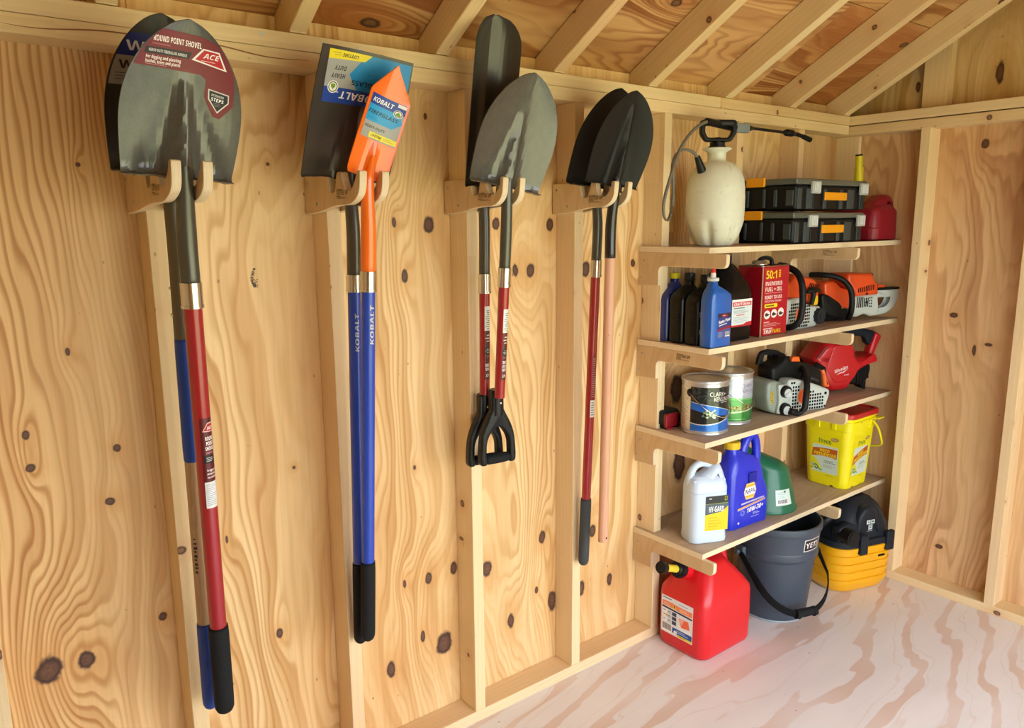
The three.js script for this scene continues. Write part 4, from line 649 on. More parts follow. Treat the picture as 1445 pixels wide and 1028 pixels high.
{
  const blue = std(0x0f5fc0, .36, 0, { clearcoat: .5, clearcoatRoughness: .15 });
  const q = quart('fluid_bottle', 'bright blue bottle with red pointed nozzle at the shelf edge', [-1.142, YS[1] + .0005, .2035], .112, .054, .234, -.022, blue, std(0xd8dcdc, .4), { capH: .014, sh: .68 });
  q.cap(.0185, .012, .222); const noz = part('nozzle', [at(cyl(.0095, .0085, .016, 24), -.022, .242, 0)], std(0xe6e6e2, .4), q.t); part('nozzle_tip', at(lathe([[0, 0], [.0082, 0], [.0078, .012], [.005, .028], [.0035, .034], [0, .036]], 20), -.022, .249, 0), std(0xd8262c, .4), noz);
  part('label', frontLabel(-.024, .046, .03, .115, .0274), printMat(canvasTex(256, 320, (x, w, h) => {
    const g = x.createLinearGradient(0, 0, 0, h); x.fillStyle = '#2c3f88'; x.fillRect(0, 0, w, h); x.fillStyle = '#4a5a9c'; x.fillRect(0, 200, w, 120); x.fillStyle = '#2e2a3c'; x.fillRect(0, 0, w, 52); x.fillStyle = '#8a2a34'; x.beginPath(); x.ellipse(130, 30, 60, 24, 0, 0, 7); x.fill(); lines(x, 96, 26, 70, 1, 8, '#e0c8cc', 9);
    txt(x, 'Sana Pow', 12, 116, 58, '#fff', { w: 232, rot: -.16, italic: true }); x.save(); x.translate(20, 152); x.rotate(-.16); lines(x, 0, 0, 220, 1, 8, '#e0e4f0', 12); x.restore(); poly(x, '#a02030', [0, 200], [w, 160], [w, 188], [0, 228]); lines(x, 12, 240, 110, 5, 14, '#aab4d8', 4); barcode(x, 150, 240, 90, 62);
  })), q.t);
}
// gallon of bar oil
{
  const t = thing('oil_jug', 'large black jug with a white and red paper label', 'jug', [-.98, YS[1] + .0005, .11]);
  const r = [[0, -.075, .075, -.068, .068, .03], [.004, -.082, .082, -.076, .076, .034], [.02, -.084, .084, -.078, .078, .036], [.045, -.084, .084, -.078, .078, .036], [.05, -.081, .081, -.075, .075, .036], [.055, -.081, .081, -.075, .075, .036], [.15, -.081, .081, -.075, .075, .036], [.155, -.084, .084, -.078, .078, .038], [.175, -.082, .082, -.076, .076, .04], [.205, -.07, .074, -.068, .068, .045], [.235, -.048, .052, -.05, .05, .04], [.26, -.026, .028, -.028, .028, .026], [.272, -.021, .023, -.022, .022, .021], [.28, -.021, .023, -.022, .022, .021]];
  part('body', loft(r, { per: 8, sub: 1, crease: .8 }), oilBlack, t);
  part('grip', tube([[.018, .262, -.005], [.055, .25, -.01], [.088, .215, -.01], [.09, .17, -.01], [.076, .148, -.01]], [.014, .015, .0155, .0155, .016], 16, 7), oilBlack, t);
  const cap = at(lathe([[0, 0], [.0225, 0], [.0225, .018], [.02, .021], [0, .021]], 32), .001, .279, 0); part('cap', [cap, ...Array.from({ length: 26 }, (_, i) => { const q = i / 26 * 6.2832; return at(rbox(.002, .016, .002, .0006, 1), .001 + Math.cos(q) * .0225, .288, Math.sin(q) * .0225, 0, -q, 0); })], plasticBlack, t);
  part('label', frontLabel(-.05, .066, .052, .148, .0757), printMat(canvasTex(256, 256, (x, w, h) => { x.fillStyle = '#dbe9ec'; x.fillRect(0, 0, w, h); x.fillStyle = '#f4f6f6'; x.fillRect(0, 0, w, 24); x.fillStyle = '#c62334'; x.fillRect(10, 24, w - 20, 40); txt(x, 'CRAFTSMAN', 22, 45, 34, '#fff', { w: 212 }); lines(x, 24, 78, 190, 1, 8, '#6a7a7e', 9); lines(x, 24, 104, 200, 3, 12, '#8aa0a4', 4); lines(x, 60, 144, 140, 1, 8, '#d86a76', 9); lines(x, 24, 168, 200, 5, 12, '#9ab0b4', 3); poly(x, '#c62334', [0, 240], [150, 240], [190, 222], [w, 216], [w, h], [0, h]); })), t);
}
// rectangular red fuel tin
{
  const t = thing('fuel_tin', 'tall rectangular red metal fuel tin with a yellow number print', 'fuel tin', [-.776, YS[1] + .0005, .134]);
  const w = .168, d = .106, h = .255, red = std(0xae1424, .3, .35, { clearcoat: .7, clearcoatRoughness: .1 });
  part('body', loft([[.002, -w / 2, w / 2, -d / 2, d / 2, .006], [h, -w / 2, w / 2, -d / 2, d / 2, .006]], { per: 4, crease: .4 }), red, t);
  for (const y of [0, h]) part('rim', tube(ring(-w / 2, w / 2, -d / 2, d / 2, .007, 3).map(([x, z]) => [x, y + .0018, z]), .002, 8, 1, true), chrome, t);
  part('grip', tube([[-.03, h + .001, 0], [-.033, h + .018, 0], [-.015, h + .027, 0], [.02, h + .028, 0], [.045, h + .02, 0], [.05, h + .001, 0]], .008, 12, 6), std(0x2e3032, .3, .5), t);
  part('cap', at(lathe([[0, .02], [.016, .022], [.026, .018], [.029, .008], [.03, 0], [0, 0]], 32), -.042, h, .008), chrome, t);
  part('seam', at(rbox(.006, h - .004, .003, .001, 1), -w / 2 + .002, h / 2, d / 2 - .0005), std(0xc9a68e, .3, .6), t);
  part('print', frontLabel(-w / 2 + .012, w / 2 - .004, .006, h - .004, d / 2 + .0006), printMat(canvasTex(384, 640, (x, w2, H2) => {
    x.fillStyle = '#b81628'; x.fillRect(0, 0, w2, H2); txt(x, '50:1', 22, 66, 108, '#f4de24', { w: 184 }); txt(x, 'MIX', 236, 96, 44, '#f4de24', { w: 76, rot: -Math.PI / 2 }); txt(x, 'ENGINEERED', 18, 150, 52, '#f2eaea', { w: 268 }); txt(x, 'FUEL + OIL', 18, 204, 56, '#f2eaea', { w: 268 }); x.fillStyle = '#e8c4c8'; x.fillRect(20, 238, 262, 3); txt(x, 'READY TO USE', 18, 280, 46, '#f2eaea', { w: 272 }); txt(x, 'FOR 2-CYCLE ENGINES', 20, 318, 26, '#eac8cc', { w: 262 });
    x.fillStyle = '#f0d828'; x.beginPath(); x.roundRect(18, 342, 206, 38, 18); x.fill(); lines(x, 40, 356, 180, 1, 8, '#6a5a14', 12);
    for (const [cx, k] of [[66, 0], [176, 1], [286, 2]]) { x.fillStyle = '#f4eeee'; x.beginPath(); x.ellipse(cx, 446 - k * 6, 48, 42, 0, 0, 7); x.fill(); poly(x, '#26262c', [cx - 36, 440], [cx - 6, 424], [cx + 10, 436], [cx + 44, 446], [cx + 10, 458], [cx - 20, 462]); }
    lines(x, 20, 514, 120, 1, 8, '#f2dcdc', 6); lines(x, 20, 530, 280, 3, 12, '#e0a8ae', 4); lines(x, 20, 576, 200, 1, 8, '#f2dcdc', 9); txt(x, 'TRU', 14, 612, 50, '#fff', { w: 128, italic: true }); txt(x, 'FUEL', 146, 612, 50, '#f0d21c', { w: 156, italic: true });
  }), .28, { clearcoat: .4 }), t);
}
const sawOrange = std(0xe4501a, .42, 0, { clearcoat: .3, clearcoatRoughness: .25 }), sawGrey = std(0xc4cfcd, .45, 0, { clearcoat: .2, clearcoatRoughness: .3 }), sawBlack = std(0x141516, .5, 0, { clearcoat: .2, clearcoatRoughness: .4 }), slotBlack = std(0x0b0b0c, .8);
const sl = (p, d, b, z, holes, o) => at(slab(p, d, b, holes, o), 0, 0, z);
const disc = (r, h, x, y, z) => at(cyl(r, r, h, 36).rotateX(Math.PI / 2), x, y, z);
const logoDisc = (() => { const T = canvasTex(128, 128, (x) => { x.fillStyle = '#e2561e'; x.fillRect(0, 0, 128, 128); x.strokeStyle = '#f0a070'; x.lineWidth = 5; x.beginPath(); x.arc(64, 64, 58, 0, 7); x.stroke(); txt(x, 'STIHL', 64, 112, 36, '#8c2f10', { w: 92, rot: -Math.PI / 2 }); }); return (r, x, y, z) => { const g = new THREE.CircleGeometry(r, 36); g.translate(x, y, z); return [g, T]; }; })();
// orange chainsaw beside the tin
{
  const z = .165, t = thing('chainsaw', 'orange and grey chainsaw with round pierced cover next to the red tin', 'chainsaw', [-.55, YS[1] + .0005, z]);
  part('top_cover', sl(roundPoly([[-.13, .187, .01], [-.077, .19, .01], [-.039, .216, .008], [-.02, .216, .006], [0, .207, .01], [.08, .196, .02], [.108, .183, .02], [.126, .153, .02], [.134, .09, .01], [.072, .09, .01], [.022, .118, .01], [-.068, .124, .01], [-.125, .135, .01]]), .15, .014, -.085), sawOrange, t);
  part('cover', sl(roundPoly([[-.132, .119, .02], [-.068, .125, .01], [-.004, .125, .01], [.025, .101, .01], [.066, .087, .01], [.127, .083, .01], [.137, .06, .02], [.122, .012, .02], [.089, .001, .015], [-.029, .001, .015], [-.062, .004, .015], [-.114, .022, .03]]), .05, .01, -.025), sawGrey, t);
  part('engine_block', sl(roundPoly([[-.13, .02, .01], [.12, .004, .01], [.12, .12, .01], [-.13, .12, .01]]), .11, .006, -.1), sawBlack, t);
  const slots = []; for (let j = 0; j < 8; j++) for (let i = 0; i < 13; i++) { const x = -.105 + i * .0125, y = .014 + j * .0125; if (Math.hypot(x + .02, (y - .06)) < .075 && x < .055) slots.push(at(rbox(.0078, .0082, .002, .001, 1), x, y, .0006)); } part('grille', slots, slotBlack, t);
  const [lg, lt] = logoDisc(.033, -.02, .058, .0022); part('badge', lg, printMat(lt, .4), t);
  const vents = []; for (let i = 0; i < 6; i++) vents.push(at(rbox(.005, .026, .003, .001, 1), .052 + i * .0125, .166 - i * .002, -.0095, 0, 0, -.5)); part('vents', vents, slotBlack, t);
  part('starter_grip', [tube([[.012, .144, .006], [.03, .15, .009], [.06, .152, .01], [.1, .146, .006]], [.006, .012, .012, .007], 14, 5), tube([[.056, .148, .008], [.053, .12, .008], [.05, .094, .004]], [.010, .009, .0085], 14, 5)], sawBlack, t);
  part('sticker', frontLabel(.068, .118, .088, .124, -.0092), printMat(canvasTex(64, 48, (x) => { x.fillStyle = '#f6c41c'; x.fillRect(0, 0, 64, 48); x.fillStyle = '#d8e022'; x.beginPath(); x.arc(34, 22, 14, 0, 7); x.fill(); txt(x, '!', 30, 23, 22, '#3a3a10'); })), t);
  part('knob', [disc(.0295, .026, .108, .045, .004), disc(.012, .03, .108, .045, .004), ...Array.from({ length: 10 }, (_, i) => at(rbox(.008, .008, .026, .002, 1), .108 + Math.cos(i * .6283) * .0285, .045 + Math.sin(i * .6283) * .0285, .004))], std(0x272c33, .55), t);
  part('front_handle', tube([[-.60, 1.397, .085], [-.624, 1.391, .14], [-.628, 1.374, .178], [-.634, 1.34, .203], [-.634, 1.288, .212], [-.635, 1.232, .212], [-.644, 1.192, .208], [-.652, 1.17, .185], [-.641, 1.164, .14]].map(([x, y, q]) => [x + .55, y - YS[1], q - z]), .0125, 18, 6), sawBlack, t);
}
// the other orange chainsaw, angled out with its rear grip past the shelf end
{
  const k = Math.atan(.33), t = thing('chainsaw', 'orange and white chainsaw with slotted vents, its open rear grip near the corner', 'chainsaw', [-.3, YS[1] + .0005, .125], -k), L = ([x, y, z]) => { const dx = x + .3, dz = z - .125; return [dx * Math.cos(k) + dz * Math.sin(k), y - YS[1], -dx * Math.sin(k) + dz * Math.cos(k)]; };
  part('top_cover', [sl(roundPoly([[.095, .168, .01], [.098, .2, .008], [.229, .198, .01], [.235, .178, .005], [.249, .162, .01], [.262, .15, .01], [.264, .108, .005], [.147, .104, .005], [.137, .127, .02]]), .12, .012, -.06), ...[0, 1, 2].map((i) => at(rbox(.09, .005, .1, .002, 2), .168 + i * .012, .188 - i * .012, -.052))], sawOrange, t);
  part('rear_stub', sl(roundPoly([[.225, .196, .004], [.284, .194, .006], [.286, .178, .006], [.225, .181, .004]]), .03, .006, -.07), sawBlack, t);
  part('cover', sl(roundPoly([[.134, .104, .008], [.262, .110, .008], [.28, .02, .012], [.23, .016, .01], [.2, .030, .012], [.158, .016, .012], [.14, .018, .01]]), .06, .01, -.03), sawGrey, t);
  part('rear_handle', sl(roundPoly([[.255, .126, .005], [.402, .128, .02], [.403, .088, .02], [.386, .048, .03], [.345, .022, .03], [.284, .015, .01], [.262, .015, .01]]), .034, .01, -.04, [roundPoly([[.276, .103, .012], [.364, .104, .016], [.36, .068, .03], [.336, .042, .03], [.280, .035, .012], [.266, .055, .01]])]), sawGrey, t);
  part('grip_strip', sl(roundPoly([[.258, .122, .004], [.403, .124, .008], [.402, .134, .006], [.258, .133, .004]]), .036, .004, -.04), sawBlack, t);
  part('trigger', sl(roundPoly([[.275, .104, .004], [.30, .104, .004], [.300, .086, .005], [.285, .09, .004]]), .012, .003, -.04), sawOrange, t); part('throttle_lock', sl(roundPoly([[.29, .132, .004], [.295, .147, .004], [.33, .144, .004], [.33, .132, .004]]), .012, .003, -.04), sawOrange, t);
  part('guard', sl(roundPoly([[-.022, .118, .01], [.013, .116, .01], [.079, .079, .02], [.097, .056, .01], [.102, .002, .01], [.069, .013, .01], [-.007, .035, .02], [-.019, .08, .02]]), .05, .01, -.04), sawBlack, t);
  part('guard_bolt', at(new THREE.SphereGeometry(.0045, 12, 8), .085, .058, -.013), chrome, t);
  part('muffler_cover', [sl(roundPoly([[.002, .163, .015], [.036, .172, .02], [.064, .168, .02], [.095, .14, .01], [.15, .13, .01], [.15, .05, .01], [.045, .05, .01], [.004, .12, .02]]), .09, .012, -.075)], sawOrange, t);
  part('base', sl(roundPoly([[-.02, .004, .006], [.15, .001, .006], [.15, .05, .01], [-.02, .04, .01]]), .08, .006, -.075), sawBlack, t);
  const v = []; for (let i = 0; i < 9; i++) { v.push(at(rbox(.0045, .026 - Math.abs(i - 6) * .0012, .003, .001, 1), .155 + i * .0098, .129 + i * .0014, .0002)); if (i < 7) v.push(at(rbox(.005, .044 - (i > 3 ? .006 : 0), .003, .001, 1), .152 + i * .0095, .078, .0002)); else v.push(...[.06, .072, .084, .096].map((y) => at(rbox(.005, .007, .003, .001, 1), .152 + i * .0095, y, .0002))); } v.push(disc(.005, .003, .2, .114, .0006), disc(.005, .003, .2, .078, .0006)); part('vents', v, slotBlack, t);
  part('front_handle', tube([[-.30, 1.344, .04], [-.312, 1.347, .09], [-.29, 1.342, .135], [-.265, 1.325, .165], [-.25, 1.294, .187], [-.238, 1.254, .193], [-.237, 1.2, .193], [-.212, 1.165, .17]].map(L), .0115, 18, 6), sawBlack, t);
}
// ---------------------------------------------------------------- things on the third shelf
{ // small black and red gadget at the shelf's open end
  const t = thing('battery_pack', 'small black and red battery pack behind the blue paint can', 'battery', [-1.138, YS[2] + .0005, -.018]);
  part('case', [at(slab(roundPoly([[-.05, .012, .008], [.05, .012, .008], [.05, .05, .01], [.035, .066, .008], [-.035, .066, .008], [-.05, .05, .01]]), .085, .008), 0, 0, 0, 0, Math.PI / 2, 0)], std(0x1c2228, .45, 0, { clearcoat: .3 }), t);
  part('red_band', at(rbox(.07, .05, .014, .004, 3), -.012, .033, .05), std(0x8c1420, .45), t); part('rail', at(rbox(.07, .018, .012, .003, 2), 0, .036, -.048), plasticBlack, t); part('foot', at(rbox(.075, .014, .075, .004, 2), 0, .0072, .012), plasticBlack, t);
  for (const z of [-.018, .012]) part('screw', at(new THREE.SphereGeometry(.0035, 12, 8), -.0425, .014, z), chrome, t); part('red_foot', at(rbox(.03, .008, .012, .003, 2), -.025, .0042, .056), std(0xa02028, .4), t);
}
const tinSteel = std(0xc8cacb, .3, .75), tinSide = std(0xc9ccd0, .3, .8);
function paintCan(label, pos, turn, draw) {
  const t = thing('paint_can', label, 'paint can', pos, turn), R = .083, h = .195;
  part('body', lathe([[0, 0], [R, 0], [R + .0018, .002], [R + .0018, .005], [R, .007], [R, h - .012], [R + .002, h - .009], [R + .0025, h - .003], [R + .0015, h], [R - .004, h], [R - .005, h - .004], [0, h - .004]], 64), tinSide, t);
  part('lid', lathe([[0, h - .004], [.06, h - .0035], [.063, h - .001], [.068, h - .001], [.0705, h - .006], [.0735, h - .006], [.0755, h + .001], [.078, h + .001], [.0785, h - .003]], 64), tinSteel, t);
  part('label', new THREE.CylinderGeometry(R + .0006, R + .0006, h - .032, 64, 1, true), printMat(canvasTex(1024, 384, draw), .25, { metalness: .35, clearcoat: .5 }), t).position.y = .006 + (h - .026) / 2;
  for (const s of [-1, 1]) part('ear', [at(lathe([[0, .007], [.008, .0065], [.014, .003], [.015, 0]], 24).rotateX(Math.PI / 2), 0, h - .045, R + .0005)].map((g) => g.rotateY(2.18 + (s < 0 ? Math.PI : 0))), sawBlack, t);
  const b = []; for (let i = 0; i <= 20; i++) { const a = -Math.PI / 2 + i / 20 * Math.PI; b.push([Math.cos(a) * (R + .009), h - .045 - Math.cos(a) * .085, Math.sin(a) * (R + .006)]); } part('bail', tube(b, .0016, 8, 2).rotateY(2.18), chrome, t); return t;
}
// the label's u runs round the can; u = .5 faces -z of the can, so the can is turned to show it
const cloudy = (x, n, fn) => { let q = 17; for (let i = 0; i < n; i++) { q = (q * 1103515245 + 12345) % 2147483648; const a = q / 2147483648; q = (q * 1103515245 + 12345) % 2147483648; fn(a, q / 2147483648, i); } };
paintCan('paint can with a black and bright blue label, nearest the shelf edge', [-1.072, YS[2] + .0006, .118], 2.55, (x, w, h) => {
  x.fillStyle = '#23282c'; x.fillRect(0, 0, w, h); cloudy(x, 700, (a, b, i) => { x.fillStyle = ['rgba(120,140,140,.25)', 'rgba(10,12,14,.35)', 'rgba(70,96,90,.3)'][i % 3]; x.beginPath(); x.ellipse(a * w, b * h * .5, 8, 6, 0, 0, 7); x.fill(); });
  const X0 = 360; x.fillStyle = '#1a70dc'; x.beginPath(); x.moveTo(X0, 130); x.bezierCurveTo(X0 + 140, 150, X0 + 260, 176, X0 + 340, 230); x.lineTo(X0 + 340, h); x.lineTo(X0, h); x.fill();
  x.strokeStyle = '#cfe0f2'; x.lineWidth = 5; x.beginPath(); x.moveTo(X0, 128); x.bezierCurveTo(X0 + 140, 148, X0 + 260, 174, X0 + 340, 228); x.stroke();
  x.fillStyle = '#121a22'; x.beginPath(); x.moveTo(X0, 190); x.bezierCurveTo(X0 + 80, 200, X0 + 180, 240, X0 + 340, 250); x.bezierCurveTo(X0 + 240, 300, X0 + 100, 330, X0, 306); x.fill();
  cloudy(x, 70, (a, b, i) => { x.fillStyle = ['#5c7a4a', '#8aa06a', '#3c5c44', '#b8c4b0'][i % 4]; x.beginPath(); x.arc(X0 + 90 + a * 90, 190 + b * 60, 5 + (i % 4), 0, 7); x.fill(); }); x.fillStyle = '#e6efe6'; for (const [a, b, r] of [[150, 226, 16], [168, 250, 12], [240, 256, 9], [280, 254, 9], [310, 250, 8]]) { x.beginPath(); x.ellipse(X0 + a, b, r, r * .7, 0, 0, 7); x.fill(); } x.fillStyle = '#5d8a4c'; x.beginPath(); x.arc(X0 + 150, 226, 7, 0, 7); x.fill();
  x.strokeStyle = '#e6ecf0'; x.lineWidth = 8; x.beginPath(); x.moveTo(X0, 306); x.bezierCurveTo(X0 + 100, 330, X0 + 240, 300, X0 + 340, 240); x.stroke();
  txt(x, 'CLARK+', X0 + 130, 56, 46, '#f4f6f6', { w: 130, weight: 'normal' }); txt(x, 'KENSINGTON', X0 + 160, 98, 46, '#f4f6f6', { w: 190, weight: 'normal' }); lines(x, X0 + 212, 122, 90, 1, 6, '#d0d6d8', 5); lines(x, X0 + 250, 280, 70, 1, 6, '#8ec0f0', 5); lines(x, X0 + 40, 356, 260, 2, 10, '#4a92e4', 3);
  x.fillStyle = '#d9d4c6'; x.fillRect(240, 0, 118, h); lines(x, 262, 30, 80, 22, 14, '#8f8a80', 4); x.fillRect(0, h - 8, w, 8); x.fillStyle = '#b9bdc0'; x.fillRect(0, h - 14, w, 14);
});
paintCan('paint can with a silver, pale blue and green landscape label', [-.888, YS[2] + .0006, .088], 2.86, (x, w, h) => {
  x.fillStyle = '#b9c3dc'; x.fillRect(0, 0, w, h); const X0 = 300; cloudy(x, 120, (a, b) => { x.fillStyle = 'rgba(226,232,244,.25)'; x.beginPath(); x.ellipse(a * w, b * 130, 40, 14, 0, 0, 7); x.fill(); });
  x.fillStyle = '#74bf76'; x.beginPath(); x.moveTo(0, 150); x.bezierCurveTo(300, 120, 500, 190, 700, 166); x.lineTo(w, 170); x.lineTo(w, 300); x.lineTo(0, 300); x.fill(); x.fillStyle = '#58a862'; x.beginPath(); x.moveTo(0, 200); x.bezierCurveTo(260, 150, 500, 200, w, 190); x.lineTo(w, 280); x.lineTo(0, 280); x.fill();
  cloudy(x, 170, (a, b, i) => { x.fillStyle = ['#7c5a3a', '#a8845c', '#4a3a2a', '#c8a884', '#6a8a44'][i % 5]; x.beginPath(); x.arc(X0 + a * 330, 236 + b * 42 - a * 8, 4 + i % 5, 0, 7); x.fill(); });
  x.fillStyle = '#348a44'; x.beginPath(); x.moveTo(0, 306); x.bezierCurveTo(300, 316, 500, 300, 760, 246); x.lineTo(w, 220); x.lineTo(w, h); x.lineTo(0, h); x.fill(); x.strokeStyle = '#dfeee0'; x.lineWidth = 8; x.beginPath(); x.moveTo(0, 300); x.bezierCurveTo(300, 312, 500, 296, 760, 240); x.stroke();
  txt(x, 'CLARK+', X0 + 186, 62, 46, '#7d87a6', { w: 120, weight: 'normal' }); txt(x, 'KENSINGTON', X0 + 200, 102, 46, '#7d87a6', { w: 170, weight: 'normal' }); lines(x, X0 + 230, 126, 110, 1, 6, '#98a2be', 4); lines(x, X0 + 90, 350, 200, 1, 8, '#8cc694', 4); x.fillStyle = '#b9bdc0'; x.fillRect(0, h - 14, w, 14);
});
{ // grey chainsaw lying with its tank towards the paint cans
  const k = Math.atan(.25), z0 = .2, x0 = -.55, t = thing('chainsaw', 'grey and black chainsaw with pierced round-badged cover beside the paint cans', 'chainsaw', [x0, YS[2] + .0005, z0], -k), L = ([x, y, z]) => { const dx = x - x0, dz = z - z0; return [dx * Math.cos(k) + dz * Math.sin(k), y - YS[2], -dx * Math.sin(k) + dz * Math.cos(k)]; };
  part('cover', sl(roundPoly([[-.102, .119, .01], [-.086, .137, .01], [-.04, .133, .01], [.03, .113, .02], [.126, .077, .012], [.124, .05, .01], [.106, .001, .012], [.022, .001, .01], [-.064, .003, .01], [-.09, .02, .02], [-.09, .09, .02]]), .06, .01, -.028), sawGrey, t);
  part('tank', sl(roundPoly([[-.19, .136, .02], [-.140, .135, .01], [-.102, .119, .01], [-.075, .12, .01], [-.075, .002, .01], [-.139, .002, .02], [-.178, .016, .02], [-.194, .076, .03]]), .13, .014, -.07), std(0x8f9a90, .45, 0, { clearcoat: .2 }), t);
  part('tank_panel', sl(roundPoly([[-.150, .124, .012], [-.09, .118, .012], [-.082, .06, .01], [-.088, .006, .01], [-.15, .006, .012], [-.142, .06, .02]]), .02, .005, -.002), std(0xb9c4be, .45, 0, { clearcoat: .2 }), t);
  for (const y of [.094, .026]) { part('filler_cap', [disc(.0225, .02, -.116, y, .012), disc(.024, .006, -.116, y, .008)], sawBlack, t); part('cap_face', [disc(.017, .008, -.115, y - .004, .0205), at(rbox(.026, .006, .006, .002, 2), -.115, y - .004, .025, 0, 0, .5)], std(0xc6ced0, .4), t); }
  part('warning_print', frontLabel(-.176, -.158, .045, .098, -.0045), stickerMat(canvasTex(48, 128, (x, w, h) => { x.clearRect(0, 0, w, h); x.fillStyle = '#c8a818'; x.fillRect(8, 8, 32, 110); x.fillStyle = '#3a3210'; for (let i = 0; i < 6; i++) x.fillRect(14 + (i % 2) * 8, 14 + i * 18, 14, 9); })), t);
  const s = []; for (let j = 0; j < 8; j++) for (let i = 0; i < 13; i++) { const x = -.068 + i * .0128, y = .012 + j * .0132; if (y < .118 - (x + .04) * .36 - .012 && Math.hypot(x + .013, y - .064) > .034 && x < .088) s.push(at(rbox(.0078, .0088, .002, .001, 1), x, y, .0026)); } part('grille', s, slotBlack, t);
  const [lg, lt] = logoDisc(.0315, -.013, .064, .0032); part('badge', lg, printMat(lt, .4), t); part('bolt_hole', [disc(.006, .002, .1, .066, .003), disc(.004, .002, .098, .014, .003), disc(.0045, .002, -.078, .122, .003), disc(.0045, .002, -.066, .122, .003)], slotBlack, t);
  part('housing', sl(roundPoly([[-0.1306, .177, .02], [-0.1266, .13, .01], [-0.1096, .112, .01], [-0.0436, .112, .01], [0.0264, .1, .01], [0.0714, .08, .01], [0.1354, .06, .01], [0.1504, .07, .01], [0.1384, .144, .02], [0.0744, .176, .02], [-0.0346, .206, .02], [-0.0536, .218, .01], [-0.0846, .19, .02]]), .09, .016, -.10), sawBlack, t);
  part('lever', sl(roundPoly([[-0.0346, .195, .004], [-0.0266, .214, .004], [0.0064, .212, .004], [0.0114, .19, .004]]), .02, .004, -.06), std(0xf06a1e, .4), t); part('end_cover', sl(roundPoly([[0.1334, .148, .006], [0.1574, .132, .01], [0.1814, .088, .01], [0.1834, .069, .005], [0.1574, .074, .006], [0.1474, .122, .01]]), .08, .01, -.095), std(0xf0743a, .45), t);
  part('hand_guard', sl(roundPoly([[-0.064, .115, .01], [-0.065, .161, .01], [-0.136, .177, .006], [-0.131, .204, .01], [-0.118, .230, .012], [-0.081, .236, .01], [-0.038, .230, .01], [0.007, .21, .01], [0.027, .181, .01], [0.03, .136, .01], [0.013, .118, .01]]), .02, .006, -.136, [roundPoly([[-0.12, .187, .006], [-0.109, .222, .008], [-0.065, .219, .006], [-0.07, .172, .006]]), roundPoly([[-0.046, .14, .006], [-0.046, .196, .008], [-0.034, .21, .006], [0.004, .195, .008], [0.016, .165, .006], [0.012, .136, .006]])]), sawBlack, t);
  part('decomp_knob', [disc(.008, .02, .03, .128, -.05), at(rbox(.05, .012, .012, .004, 2), .09, .112, -.052, 0, 0, -.35)], std(0x2b333a, .4), t);
  part('front_handle', tube([[-.468, 1.009, .06], [-.493, .998, .12], [-.534, .975, .18], [-.580, .945, .219], [-.603, .892, .232], [-.612, .85, .232], [-.626, .838, .22], [-.665, .846, .205]].map(L), .0125, 18, 6), sawBlack, t);
}
